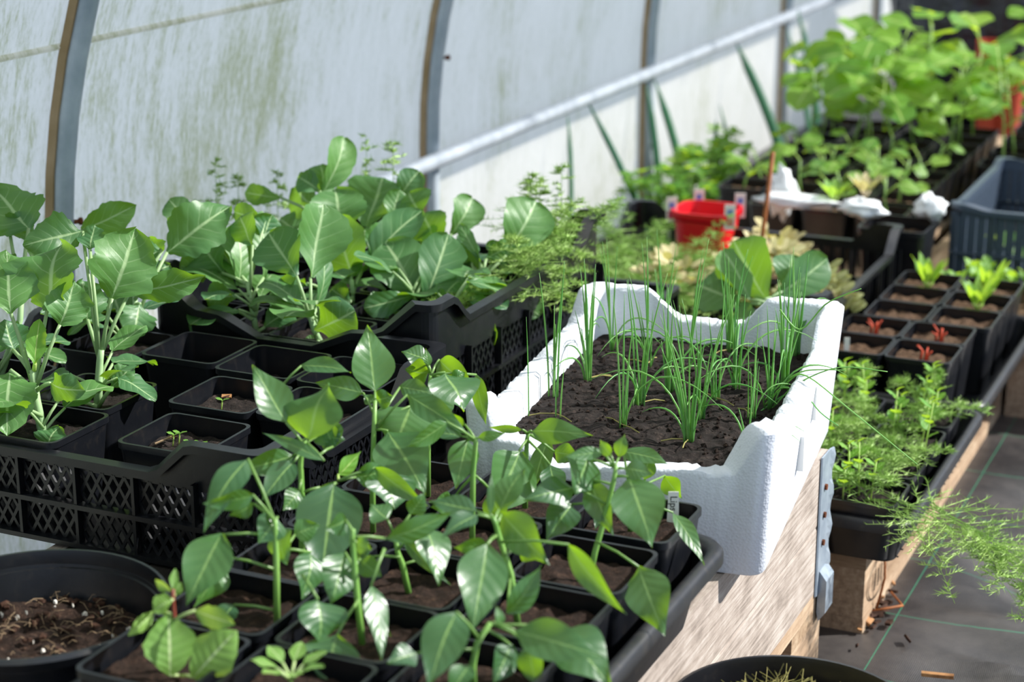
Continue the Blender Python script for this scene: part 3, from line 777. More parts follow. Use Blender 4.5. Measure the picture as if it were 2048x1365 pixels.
for x, y, lab in ((-.185, -1.085, 'black pot with tiny pale sprout at the corner of the tub tray'),):
    t = thing('sprout_pot', (x, y, .004), lab, 'potted plant'); put_pot(t, soils=SOILR, k=1)
    rd = random.Random(3); b = V(x, y, .104)
    for k in range(7):
        a = k*.9; A = b+V(0, 0, .02); B = A+V(math.cos(a)*.012, math.sin(a)*.012, .012); T = B+V(math.cos(a)*.022, math.sin(a)*.022, .008)
        leaf3(t, A, B, T, .016, V(0, 0, 1), 'pale', kind='lance')
    mb = MB(); mb.tube([b, b+V(0, 0, .022)], .0015); part(mb, 'stem', M['stem'], t)
# pale serrated seedling in the front corner pot
t = thing('serrated_seedling', (-.315, -1.085, .004), 'pale serrated seedling with dark red stem in a black pot', 'potted plant'); put_pot(t, soils=SOILR, k=2)
rigged(t, V(-.315, -1.085, .104), [(356, 1300), (350, 1250), (346, 1205), (346, 1180)], [
   ((356, 1352), (340, 1352), (338, 1228), 96, {'r': 5, 'f': .1, 'e': -.01}), ((362, 1352), (388, 1356), (474, 1262), 88, {'r': -10, 'e': .0}), ((349, 1240), (390, 1222), (470, 1250), 42, {'e': .02}),
   ((346, 1185), (346, 1182), (351, 1138), 16, {}), ((346, 1185), (342, 1182), (310, 1160), 16, {}), ((346, 1200), (343, 1202), (306, 1224), 36, {}), ((348, 1230), (308, 1224), (256, 1272), 27, {}),
   ((346, 1190), (350, 1192), (362, 1165), 20, {}), ((346, 1195), (340, 1198), (312, 1195), 18, {}), ((350, 1245), (345, 1245), (308, 1265), 34, {})],
   'pale', 'lance', 'redstem', .0024, 77, ser=.05)
# handwritten label
t = thing('plant_label', at(1346, 1030, y=-.574), 'white plant label with black handwriting stuck in the pepper pot', 'plant label')
q = t.location; X = RGT; Z = V(0, 0, 1)
mb = MB(); nrm = V(-RGT.y, RGT.x, 0)
pts = [q+X*a+Z*b+nrm*c for c in (0, .0008) for a, b in ((-.0065, -.012), (.0065, -.012), (.0055, .026), (-.0055, .026))]
mb.v += [tuple(p) for p in pts]; mb.f += [(0, 1, 2, 3), (7, 6, 5, 4), (0, 4, 5, 1), (1, 5, 6, 2), (2, 6, 7, 3), (3, 7, 4, 0)]
part(mb, 'tag', M['tagw'], t)
tc = bpy.data.curves.new('handwriting', 'FONT'); tc.body = 'Lips'; tc.size = .011; tc.align_x = 'LEFT'; tc.align_y = 'CENTER'
to = bpy.data.objects.new('tmp', tc); COL.objects.link(to); bpy.context.view_layer.update()
dg = bpy.context.evaluated_depsgraph_get(); me = bpy.data.meshes.new_from_object(to.evaluated_get(dg)); bpy.data.objects.remove(to)
me.name = 'handwriting'; me.materials.clear()
o = link('handwriting', me, M['ink'], t)
o.matrix_local = Matrix((( 0, X.x, -nrm.x, X.x*0-nrm.x*.0006), (0, X.y, -nrm.y, -nrm.y*.0006), (-1, 0, 0, .0215), (0, 0, 0, 1)))

# ------------------------------------------------------------------ brassicas in the crates
def bras(name, lab, x, y, z0, bx, by, stem, leaves, seed, kind='brassica', srad=.0048, grp=None, m='brassica', pot=True):
    t = thing(name, (x, y, z0), lab, 'potted plant', grp)
    if pot: put_pot(t, soils=SOILS, k=seed)
    base = V(bx, by, z0+.100)
    rigged(t, base, stem, leaves, m, kind, 'bstem', srad, seed, pr=.0026, ser=.085 if kind == 'kohl' else .045, wave=.11 if kind == 'kohl' else .075, nl=22, rip=.035)
    r2 = random.Random(seed*13+5)
    for q in range(5):
        a = r2.uniform(0, 6.28); d = V(math.cos(a), math.sin(a), 0); sz = r2.uniform(.05, .085); A = base+V(0, 0, r2.uniform(.012, .035))
        B = A+d*r2.uniform(.02, .035)+V(0, 0, r2.uniform(.015, .04)); T = B+d*sz+V(0, 0, r2.uniform(-.03, .03))
        leaf3(t, A, B, T, sz*.85, V(0, 0, 1)+d*.2, m, kind=kind, fold=.1, sag=.12, wave=.06, ser=.04, ph=a, nl=16, pr=.002)
    return t
G1 = 'kohlrabi in the front lattice crate'
bras('kohlrabi_plant', 'kohlrabi with thick pale stem just inside the scuffed crate rim', -.80, -.628, .005, -.789, -.642, [(72, 800), (69, 770), (66, 740)], [
   ((66, 780), (20, 740), (14, 872), 84, {'r': 10, 'd': .02}), ((90, 890), (93, 895), (118, 853), 40, {}), ((60, 745), (22, 628), (14, 502), 80, {'r': -10}), ((72, 760), (94, 622), (125, 488), 98, {'r': -38}),
   ((74, 770), (120, 650), (150, 562), 66, {'r': 15, 's': .12}), ((68, 745), (70, 728), (80, 638), 30, {'m': 'cress'}), ((62, 745), (26, 700), (8, 640), 52, {}), ((76, 780), (100, 767), (172, 782), 42, {'s': .25}), ((66, 770), (40, 690), (-10, 660), 50, {'d': -.02})], 1, 'kohl', .0062, G1)
bras('kohlrabi_plant', 'kohlrabi with huge bluish fan leaf folding at its tip', -.815, -.505, .005, -.81, -.507, [(197, 770), (200, 720), (203, 700)], [
   ((203, 705), (224, 598), (272, 456), 100, {'r': 8, 'f': .25}), ((197, 815), (224, 774), (268, 732), 32, {}), ((204, 705), (262, 580), (412, 552), 46, {'s': .16, 'r': 30}), ((197, 815), (150, 803), (93, 832), 48, {'s': .2}),
   ((200, 710), (180, 500), (190, 450), 42, {'d': -.02}), ((202, 710), (240, 512), (282, 478), 44, {'d': -.02}), ((198, 720), (165, 463), (46, 492), 64, {'s': .12, 'd': -.03}), ((199, 720), (175, 640), (165, 560), 60, {'d': -.03})], 2, 'kohl', .0058, G1)
bras('kohlrabi_plant', 'kohlrabi with dark leaf and bold white midrib reaching sideways', -.915, -.318, .005, -.916, -.30, [(272, 640), (270, 590)], [
   ((272, 640), (334, 505), (460, 413), 80, {'r': -12, 'f': .2}), ((272, 610), (280, 608), (264, 678), 54, {}), ((270, 592), (315, 520), (298, 474), 44, {'r': -35}), ((270, 600), (325, 500), (268, 520), 34, {}), ((270, 595), (162, 460), (274, 410), 48, {'d': -.02, 's': .1}),
   ((270, 590), (290, 560), (340, 530), 50, {'d': -.02}), ((270, 595), (230, 540), (200, 500), 56, {'d': -.03})], 3, 'kohl', .005, G1)
bras('kohlrabi_plant', 'kohlrabi with leathery dark leaves beside the steel hoop', -.975, -.50, .005, -.975, -.50, [(40, 640), (45, 560)], [
   ((45, 560), (57, 457), (-14, 378), 94, {'r': 20}), ((45, 560), (30, 560), (-20, 520), 60, {}), ((45, 560), (70, 520), (110, 480), 60, {'d': -.02}), ((42, 600), (20, 470), (60, 430), 50, {'d': -.02})], 4, 'kohl', .005, G1)
G2 = 'cauliflower seedlings in the rear lattice crate'
bras('cauliflower_seedling', 'cauliflower seedling with a drooping bluish leaf over the crate rim', -.80, -.147, .005, -.80, -.147, [(508, 640), (500, 590), (495, 565)], [
   ((505, 640), (468, 620), (390, 682), 64, {'s': .2, 'r': 10}), ((497, 575), (480, 572), (475, 448), 52, {'r': 35}), ((500, 580), (505, 490), (482, 434), 50, {'r': -35}), ((496, 570), (468, 536), (433, 468), 42, {'r': -40}),
   ((496, 570), (444, 546), (402, 478), 72, {}), ((500, 590), (470, 590), (413, 600), 52, {}), ((503, 600), (527, 556), (525, 423), 38, {'r': 35}), ((512, 668), (530, 655), (582, 618), 48, {}), ((498, 570), (385, 455), (338, 400), 46, {'d': -.04}),
   ((498, 570), (530, 442), (468, 424), 38, {'d': -.03}), ((498, 570), (430, 520), (360, 540), 56, {'d': -.03}), ((498, 570), (520, 480), (545, 430), 44, {'d': -.03})], 11, grp=G2)
bras('cauliflower_seedling', 'cauliflower seedling with folded leaf showing its white underside', -.690, -.147, .005, -.694, -.151, [(628, 660), (622, 640), (621, 620)], [
   ((622, 635), (621, 555), (645, 410), 86, {'r': 25, 'f': .5, 's': .05}), ((618, 630), (593, 552), (538, 466), 80, {'r': -10}), ((624, 640), (633, 618), (650, 510), 26, {'r': 45}), ((632, 672), (630, 662), (710, 622), 72, {'r': 5, 'f': .05, 'e': .03}), ((636, 684), (640, 690), (610, 679), 20, {}),
   ((622, 640), (580, 600), (560, 560), 50, {'d': -.03})], 12, grp=G2)
bras('cauliflower_seedling', 'cauliflower seedling with a round glowing yellow-green leaf', -.765, -.02, .005, -.775, .0, [(706, 598), (704, 575), (703, 560)], [
   ((704, 570), (703, 555), (683, 432), 80, {'r': -30, 'f': .12, 'k': 'round'}), ((705, 590), (725, 540), (843, 421), 54, {'r': -35, 'f': .3}), ((704, 598), (700, 605), (663, 578), 42, {}), ((706, 600), (705, 605), (727, 634), 36, {}),
   ((704, 570), (679, 450), (670, 376), 94, {'r': 10, 'k': 'round', 'd': -.04}), ((704, 575), (740, 520), (770, 450), 50, {'d': -.03})], 13, grp=G2)
bras('cauliflower_seedling', 'cauliflower seedling with broad fan leaves behind the raised crate corner', -.640, -.02, .005, -.64, .03, [(846, 615), (845, 600)], [
   ((846, 612), (839, 606), (771, 484), 92, {'r': 12, 'f': .1}), ((847, 610), (848, 608), (898, 468), 74, {'r': 8, 'f': .1}), ((848, 618), (858, 624), (963, 552), 90, {'r': -38, 'f': .15}), ((840, 616), (824, 591), (728, 616), 42, {'s': .2}),
   ((790, 650), (775, 643), (748, 583), 24, {'r': 35}), ((790, 650), (777, 645), (816, 629), 24, {})], 14, grp=G2)
bras('cauliflower_seedling', 'cauliflower seedling with pale leaf hanging down the crate side', -.545, -.02, .005, -.56, -.005, [(876, 640)], [
   ((873, 651), (917, 643), (986, 694), 66, {'r': 5, 's': .2, 'd': .02}), ((876, 640), (870, 660), (910, 660), 26, {}), ((876, 640), (890, 620), (870, 590), 40, {'d': -.02})], 15, grp=G2)
bras('cauliflower_seedling', 'cauliflower seedling with a long paddle leaf leaning out of the crate', -.57, .11, .005, -.585, .13, [(960, 575), (965, 550)], [
   ((966, 560), (1012, 512), (1074, 402), 84, {'r': 8, 'f': .08}), ((964, 560), (985, 552), (914, 514), 42, {'r': -35}), ((963, 555), (961, 525), (919, 448), 22, {}), ((965, 550), (972, 518), (1018, 490), 38, {}), ((958, 580), (1006, 591), (1080, 632), 48, {'s': .22, 'd': .02}),
   ((960, 560), (940, 520), (905, 500), 40, {'d': -.02}), ((962, 560), (985, 530), (990, 480), 30, {'r': 35})], 16, grp=G2)
bras('cauliflower_seedling', 'cauliflower seedling with the tallest leaf standing up against the film', -.815, .105, .005, -.84, .12, [(648, 500), (646, 420)], [
   ((646, 430), (645, 392), (689, 274), 48, {'r': 30, 'f': .3}), ((645, 430), (642, 420), (588, 372), 70, {'r': -35}), ((645, 425), (640, 382), (598, 354), 40, {}), ((646, 440), (560, 395), (490, 385), 34, {'s': .15}), ((646, 430), (650, 400), (640, 330), 46, {}), ((646, 440), (600, 470), (560, 440), 60, {'d': -.02})], 17, grp=G2)
bras('cauliflower_seedling', 'cauliflower seedling with wavy bright leaves at the back of the crate', -.80, .23, .005, -.79, .22, [(758, 500), (755, 460)], [
   ((755, 470), (735, 455), (768, 358), 84, {'r': -30}), ((756, 470), (796, 398), (838, 342), 44, {}), ((757, 480), (840, 430), (818, 386), 64, {}), ((756, 470), (780, 440), (800, 380), 40, {}), ((757, 480), (790, 490), (830, 470), 60, {'d': .01}), ((757, 480), (740, 490), (720, 460), 60, {'d': -.01})], 18, grp=G2)
bras('cauliflower_seedling', 'cauliflower seedling with crinkled leaf near the crate far corner', -.68, .23, .005, -.688, .233, [(888, 530), (885, 500)], [
   ((886, 505), (880, 495), (848, 428), 64, {}), ((887, 500), (903, 470), (946, 396), 54, {'r': 15, 'f': .3}), ((886, 500), (875, 492), (860, 456), 28, {'m': 'cress'}), ((887, 510), (910, 500), (950, 480), 44, {}), ((887, 510), (850, 520), (810, 540), 60, {}), ((888, 520), (870, 540), (850, 570), 50, {})], 19, grp=G2)
# remaining pots of the two crates
rest = [(-.875, -.145, 'square black pot under dark leaves in the cauliflower crate corner', ''), (-.88, -.02, 'square black pot beside the crate side near the film', ''), (-.88, .105, 'square black pot under the tallest cauliflower leaf', ''), (-.612, -.607, 'square black pot of soil with four tiny seedlings and brown twigs', 'seed'), (-.640, -.463, 'square black pot of loose soil with a single tiny seedling', 'seed1'), (-.785, -.312, 'square black pot with dry bark chips behind the kohlrabi', 'bark'),
        (-.662, -.325, 'deep square black pot half filled with soil behind the seedling pots', ''), (-.520, -.455, 'square black pot with three green sprouts below the pepper leaves', 'seed'), (-.540, -.325, 'square black pot in the raised corner of the front crate', ''),
        (-.555, -.147, 'square black pot under cauliflower leaves at the crate corner', ''), (-.685, .105, 'square black pot in the middle of the cauliflower crate', ''), (-.56, .25, 'square black pot with feathery growth in the cauliflower crate', '')]
rd = random.Random(21)
for i, (x, y, lab, kd) in enumerate(rest):
    dz = .022 if 3 <= i < 5 else (.04 if kd in ('', 'bark') else .025)
    t = thing('square_pot', (x, y, .0048 if i > 8 or i < 3 else .012), lab, 'plant pot', 'square pots in the lattice crates'); put_pot(t, soils=SOILS, k=i, dz=dz)
    zs = t.location.z+.118-dz
    if kd.startswith('seed'):
        for k in range(4 if kd == 'seed' else 1):
            b = V(x+rd.uniform(-.035, .035), y+rd.uniform(-.04, .03), zs)
            mb = MB(); mb.tube([b, b+V(.002, 0, .014)], .0008, 5); 
            for sg in (-1, 1):
                T0 = b+V(.002, 0, .014); leaf_into(mb, None, T0, T0+V(sg*.009, .002*sg, .003), .007, V(0, 0, 1), 'round', nl=5)
            part(mb, 'tiny_seedling', M['cress'], t, True)
    if kd in ('bark', 'seed', 'seed1'):
        for k in range(12 if kd == 'bark' else 3):
            b = V(x+rd.uniform(-.04, .04), y+rd.uniform(-.04, .04), zs+.004); s = rd.uniform(.004, .010)
            mb = MB(); mb.box(-s, s, -s*.5, s*.5, -.001, .001, Matrix.Translation(b) @ Matrix.Rotation(rd.uniform(0, 3), 4, 'Z') @ Matrix.Rotation(rd.uniform(-.6, .6), 4, 'X'))
            part(mb, 'bark_chip', M['bark'] if k % 3 else M['dryleaf'], t)
    if i == 3:
        b = at(310, 888, z=zs+.006)
        for dv in (V(.014, .02, .006), V(.008, .024, .002)):
            mb = MB(); mb.tube([b, b+dv], .0013, 5); part(mb, 'twig', M['root'], t)

# ------------------------------------------------------------------ chives
CH = [(700, 555, 470, 14, .10, .0013), (820, 410, 420, 8, .08, .0011), (870, 790, 560, 6, .04, .0012), (520, 640, 520, 5, .07, .0013), (960, 680, 500, 12, .10, .0012), (1105, 610, 420, 8, .07, .0014), (1205, 865, 560, 12, .13, .0012),
      (1265, 750, 480, 9, .12, .0012), (1345, 655, 480, 5, .05, .0012), (1440, 590, 470, 13, .10, .0013), (1410, 410, 420, 8, .10, .0012), (1690, 600, 520, 13, .10, .0013), (1745, 430, 420, 10, .10, .0012), (1615, 690, 430, 8, .22, .0012),
      (1530, 745, 400, 7, .10, .0009), (1500, 905, 330, 5, .25, .0012), (535, 735, 200, 2, .2, .0010), (412, 735, 380, 1, .05, .0008), (1000, 480, 480, 10, .09, .0011), (1195, 520, 500, 8, .10, .0011), (1080, 330, 400, 8, .1, .0011)]
for i, (u, v, hp_, nb, sp, wd) in enumerate(CH):
    b = at(900+u/2.5275, 540+v/2.5275, z=.114); rd = random.Random(300+i)
    H = hp_/2.5275*depth(b)/FPX*1.38; nb = int(nb*.95)+1
    t = thing('chive_clump', b, 'slender clump of green chives growing in the white foam box', 'chives', 'chive clumps in the foam box')
    for k in range(nb):
        a = rd.uniform(0, 2*PI); r0 = rd.uniform(0, .006)
        p0 = b+V(math.cos(a)*r0, math.sin(a)*r0, -.004)
        h = H*rd.uniform(.45, 1.0) if k else H
        ln = sp*rd.uniform(.2, 1.3)*h*1.6; a2 = a+rd.uniform(-.6, .6)
        d = V(math.cos(a2), math.sin(a2), 0)
        droop = rd.random() < .22
        pts, rad = [], []
        n = 10
        for q in range(n+1):
            s = q/n
            if droop: p = p0+d*(h*.75*s**1.5)+V(0, 0, h*.85*(1.6*s-1.25*s*s))
            else: p = p0+d*(ln*s**1.7)+V(0, 0, h*s)
            pts.append(p); rad.append(wd*(1.0 if s < .6 else (1-(s-.6)/.4*.8)))
        mb = MB(); mb.tube(pts, rad, 5, (.4, .5)); part(mb, 'blade', M['chive'], t, True)
    if i % 2 == 0:
        for k in range(2):
            a = rd.uniform(0, 6); mb = MB(); q = b+V(0, 0, .002); mb.tube([q, q+V(math.cos(a)*.02, math.sin(a)*.02, .002), q+V(math.cos(a)*.035, math.sin(a)*.03, -.0005)], .0009, 4); part(mb, 'dry_blade', M['hay'], t)
# three long outer blades bending over the right wall
t = thing('chive_clump', at(900+1620/2.5275, 540+690/2.5275, z=.114), 'chive clump with long blades bending over the foam box side', 'chives')
for pth in (((1530, 810), (1575, 765), (1612, 752), (1700, 820), (1835, 930)), ((1500, 870), (1560, 800), (1600, 765), (1680, 735), (1775, 744)), ((1505, 835), (1570, 790), (1605, 785), (1640, 825), (1676, 852)), ((1530, 800), (1560, 770), (1600, 745), (1640, 740), (1690, 741)), ((1560, 620), (1600, 660), (1650, 610), (1690, 590), (1722, 578))):
    D0 = depth(t.location); mb = MB()
    P = [at(u, v, d=D0+(-.00 if k < 2 else -.02*(k-1))) for k, (u, v) in enumerate(pth)]
    fine = []
    for k in range(len(P)-1):
        p0, p1, p2, p3 = P[max(0, k-1)], P[k], P[k+1], P[min(len(P)-1, k+2)]
        for s in (0, .25, .5, .75):
            fine.append(.5*((2*p1)+(p2-p0)*s+(2*p0-5*p1+4*p2-p3)*s*s+(3*p1-p0-3*p2+p3)*s**3))
    fine.append(P[-1]); mb.tube(fine, [.0013*(1-.5*q/len(fine)) for q in range(len(fine))], 5, (.4, .5)); part(mb, 'blade', M['chive'], t, True)

# ------------------------------------------------------------------ asparagus
def plume(fol, stem, base, d0, ln, rd, dens=1.0, arch=.5, wn=.00042, nl=.013):
    pts = []
    for q in range(9):
        s = q/8; pts.append(base+d0*(ln*s)+V(0, 0, -arch*ln*s*s)*.5)
    stem.tube(pts, [.0012*(1-.7*s/8) for s in range(9)], 4)
    for q in range(int(34*dens)):
        s = rd.uniform(.25, 1); k = min(7, int(s*8)); f = s*8-k; p = pts[k].lerp(pts[k+1], f)
        a = rd.uniform(0, 2*PI); bl = ln*.38*(1.15-s)*rd.uniform(.6, 1.2)
        bd = (V(math.cos(a), math.sin(a), rd.uniform(-.1, .5))).normalized()
        e = p+bd*bl+V(0, 0, -bl*.2)
        fol.tube([p, e], wn, 3, None, False)
        for j in range(int(16*dens)):
            g = rd.uniform(.1, 1); c = p.lerp(e, g); aa = rd.uniform(0, 2*PI)
            nd = (bd*.7+V(math.cos(aa), math.sin(aa), rd.uniform(-.5, .8))*.7).normalized()
            n1 = nd.orthogonal().normalized()*wn*1.2; L_ = nl*rd.uniform(.6, 1.2)
            n0 = len(fol.v); fol.v += [tuple(c-n1), tuple(c+n1), tuple(c+nd*L_)]; fol.f.append((n0, n0+1, n0+2))
            n2 = nd.cross(n1); fol.v += [tuple(c-n2), tuple(c+n2)]; fol.f.append((n0+3, n0+4, n0+2))
def asparagus(base, plumes, seed, lab, grp, pot=None, **kw):
    rd = random.Random(seed)
    if pot:
        t = thing('asparagus_plant', (base.x, base.y, pot), lab, 'potted plant', grp); link('pot', POTL, None, t, (0, 0, 0)); link('soil', SOILS[seed % 3], None, t, (0, 0, .085-.012)).scale = (.9, .9, 1)
        base = V(base.x, base.y, pot+.072)
    else: t = thing('asparagus_plant', base, lab, 'plant', grp)
    fol, stm = MB(), MB()
    for d, ln, dens, arch in plumes: plume(fol, stm, base+V(rd.uniform(-.01, .01), rd.uniform(-.01, .01), 0), V(*d).normalized(), ln, rd, dens, arch, **kw)
    part(stm, 'stem', M['aspstem'], t); o = part(fol, 'needle_foliage', M['aspar'], t); o['kind'] = 'stuff'
    return t
GA = 'feathery asparagus in the crates'
rd = random.Random(8)
for i, (x, y, z, n, ln, h) in enumerate([(-.55, .12, .12, 4, .16, .5), (-.55, .22, .12, 5, .18, .6), (-.55, .30, .12, 5, .20, .7), (-.62, .33, .12, 4, .2, .9), (-.52, .05, .12, 3, .13, .4), (-.53, .18, .12, 4, .15, .3)]):
    asparagus(V(x, y, z), [((rd.uniform(-.3, 1.0), rd.uniform(-.6, .6), h*rd.uniform(.5, 1.4)), ln*rd.uniform(.7, 1.2), 1.0, rd.uniform(.3, 1.0)) for _ in range(n)], 40+i, 'feathery asparagus seedling spilling over the black lattice crate side', GA)
for i, (u, v, vt, y) in enumerate([(735, 420, 272, .36), (786, 400, 278, .36), (430, 440, 318, .2), (480, 420, 350, .25), (1120, 470, 330, .42), (1065, 420, 345, .42), (1090, 440, 350, .42), (560, 420, 345, .3)]):
    b = at(u, v, y=y); tip = at(u+rd.uniform(-6, 6), vt, y=y); d = tip-b
    asparagus(b-V(0, 0, .05), [(tuple(d+V(0, 0, .05)), (d.length+.05), .8, 0)], 60+i, 'thin upright asparagus shoot standing against the film wall', GA, wn=.0009, nl=.011)
for i, (x, y) in enumerate([(-.70, .80), (-.60, .79), (-.50, .80), (-.72, .92), (-.62, .90), (-.53, .92), (-.45, .85), (-.68, 1.05), (-.58, 1.03)]):
    asparagus(V(x, y, -.1), [((rd.uniform(-.8, .8), rd.uniform(-.9, .5), rd.uniform(.5, 1.2)), rd.uniform(.16, .26), 1.0, rd.uniform(.4, 1.1)) for _ in range(6)], 80+i, 'bushy asparagus fern in pot inside the slotted crate', 'asparagus pots in the slotted crate', pot=-.188)
k = 0
for y in (.135, .255, .375, .495):
    for x in (.022, -.10, -.222):
        pl = [((rd.uniform(-.7, .7), rd.uniform(-.7, .5), rd.uniform(.4, 1.2)), rd.uniform(.10, .16), .9, rd.uniform(.4, 1.1)) for _ in range(4)]
        if (x, y) == (.022, .135): pl += [((.75, -.35, .30), .30, 1.2, 1.3), ((.9, -.15, .25), .34, 1.2, 1.3), ((.55, -.5, .3), .22, 1, 1.4)]
        t = asparagus(V(x, y, -.1), pl, 120+k, ('asparagus pot with leafy pea shoots in the shallow ribbed tray' if k % 2 == 0 or y > .4 else 'asparagus seedling alone in a square pot of the ribbed tray'), 'asparagus pots in the ribbed tray', pot=-.190)
        if k % 2 == 0 or y > .4:   # pea shoots growing among them
            for q in range(4):
                b = V(x+rd.uniform(-.04, .04), y+rd.uniform(-.04, .04), -.118); h = rd.uniform(.05, .095); tp = b+V(rd.uniform(-.01, .01), rd.uniform(-.01, .01), h)
                mb = MB(); mb.tube([b, tp], .0013, 5)
                for j in range(6):
                    z = .35+.65*j/5; c = b.lerp(tp, z); a = j*2.4; dd = V(math.cos(a), math.sin(a), .7)
                    leaf_into(mb, None, c, c+dd*.017, .014, V(-math.cos(a)*.5, -math.sin(a)*.5, .8), 'round', nl=5)
                part(mb, 'pea_shoot', M['cress'], t, True)
        k += 1
# overflow plume lying beyond the tray over the ground cloth
asparagus(at(1850, 1010, z=-.12), [((.8, -.3, -.1), .22, 1.5, .5), ((.7, -.5, -.15), .2, 1.5, .4), ((1, -.25, -.1), .28, 1.5, .6)], 171, 'yellow-green asparagus plume trailing from the tray above the ground cloth', None)

# ------------------------------------------------------------------ red-stemmed sprouts in the second ribbed tray
rd = random.Random(31); k = 0
for x, y in ((-.026, .70), (-.140, .70), (-.026, .815), (-.140, .815), (-.004, .93), (-.120, .93), (-.004, 1.045), (-.120, 1.045), (-.004, 1.157), (-.120, 1.157)):
    kd = ('tall square pot with red curled shoots in dry soil' if k in (0, 2, 3) else 'tall square pot with a bright leafy green sprout' if k in (6, 8, 9) else 'tall square pot of bare soil with a white marker' if k == 1 else 'tall square pot of bare dry soil in the ribbed tray')
    t = thing('sprout_pot', (x, y, -.190), kd, 'potted plant', 'square sprout pots in the ribbed tray')
    link('pot', POTS, None, t); link('soil', SOILD[k % 3], None, t, (0, 0, .108))
    b = V(x, y, -.190+.106)
    if k in (0, 2, 3):
        for q in range(5):
            a = q*1.3; mb = MB(); p = b+V(math.cos(a)*.006, math.sin(a)*.006, 0); hh = rd.uniform(.02, .035)
            mb.tube([p, p+V(.002, 0, hh*.7), p+V(.008*math.cos(a), .008*math.sin(a), hh)], [.0022, .002, .0012], 6); part(mb, 'red_shoot', M['terra'], t, True)
    elif k in (6, 8, 9):
        for q in range(10):
            a = q*2.4; B = b+V(math.cos(a)*.01, math.sin(a)*.01, .015); T = B+V(math.cos(a)*.025, math.sin(a)*.025, .035+.02*rd.random())
            leaf3(t, b, B, T, .018, V(-math.cos(a), -math.sin(a), .8), 'cress', kind='lance')
    elif k == 1:
        mb = MB(); p = b+V(-.01, -.03, 0); mb.box(-.0045, .0045, -.0006, .0006, 0, .035, Matrix.Translation(p) @ Matrix.Rotation(.4, 4, 'Z')); part(mb, 'white_marker', M['tagw'], t)
    k += 1
# low seedling tray beside the grey crate
t = tub('seedling_tray', 'low black tray crowded with bright young seedlings before the grey crate', -.17, .25, 1.23, 1.52, -.1945, .055, .01, .01, .02)
mb = MB(); mb.box(-.145, .225, 1.255, 1.495, -.190, -.155); part(mb, 'soil', M['soildry'], t)
for i in range(34):
    b = V(rd.uniform(-.13, .21), rd.uniform(1.265, 1.485), -.155); h = rd.uniform(.03, .065)
    s = thing('young_seedling', b, 'bright young leafy seedling crowded in the low black tray', 'seedling', 'seedlings in the low tray')
    mb = MB(); tp = b+V(0, 0, h*.6); mb.tube([b-V(0, 0, .003), tp], .0012, 5); part(mb, 'stem', M['stem'], s)
    for q in range(5):
        a = q*2.4+i; leaf3(s, None, tp+V(0, 0, .004*q), tp+V(math.cos(a)*.022, math.sin(a)*.022, h*.4+.004*q), .02, V(-math.cos(a)*.4, -math.sin(a)*.4, 1), 'cress', kind='round', nl=6)
# black pot with dry soil
t = thing('square_pot', (-.245, 1.43, -.1945), 'tall black pot with dry soil between the crates', 'plant pot'); o = link('pot', POTS, None, t); o.scale = (1.25, 1.25, 1.35); o = link('soil', SOILD[0], None, t, (0, 0, .145)); o.scale = (1.2, 1.2, 1)

# ------------------------------------------------------------------ slotted crate contents
for i, (x, y, r, n, mm, lab) in enumerate([(-.52, .84, .09, 120, 'sedum', 'cream and green rosette plant in the slotted crate'), (-.38, .98, .13, 200, 'sedum', 'pinkish yellow rosette plant beside the brown stake'), (-.27, .90, .07, 100, 'sedum', 'small brownish rosette plant at the crate edge'), (-.42, 1.12, .09, 110, 'sedum', 'yellowish rosette mound behind the brown stake')]):
    t = thing('rosette_plant', (x, y, -.188), lab, 'plant'); link('pot', POT, None, t); link('soil', SOILD[i % 3], None, t, (0, 0, .10))
    mb = MB(); rd = random.Random(500+i)
    for q in range(n):
        a = rd.uniform(0, 6.28); rr = r*math.sqrt(rd.random()); c = V(x+math.cos(a)*rr, y+math.sin(a)*rr, -.075+.085*(1-(rr/r)**2)*rd.uniform(.5, 1.1))
        dd = V(math.cos(a+rd.uniform(-1, 1)), math.sin(a+rd.uniform(-1, 1)), rd.uniform(.2, .9)).normalized()
        leaf_into(mb, None, c, c+dd*rd.uniform(.02, .036), rd.uniform(.013, .022), V(.2, -.4, 1)-dd*.3, 'round', nl=5)
    part(mb, 'rosette_foliage', M[mm], t, True)['kind'] = 'stuff'
# cauliflower with big bright leaf behind the box
t = thing('cauliflower_seedling', (-.27, .42, -.1945), 'single cauliflower with large bright leaves right behind the foam box', 'potted plant'); put_pot(t)
rigged(t, V(-.27, .42, -.095), [(1530, 640), (1530, 600)], [((1530, 600), (1535, 600), (1470, 482), 95, {'r': -30}), ((1530, 600), (1545, 596), (1655, 518), 62, {'r': 15}), ((1530, 605), (1500, 600), (1445, 500), 50, {'r': 30}), ((1530, 610), (1480, 610), (1395, 570), 70, {'d': -.03}), ((1530, 610), (1520, 640), (1470, 640), 60, {}), ((1530, 605), (1570, 580), (1585, 510), 60, {'d': -.02})], 'brassica', 'brassica', 'bstem', .005, 71, pr=.0026, ser=.03)
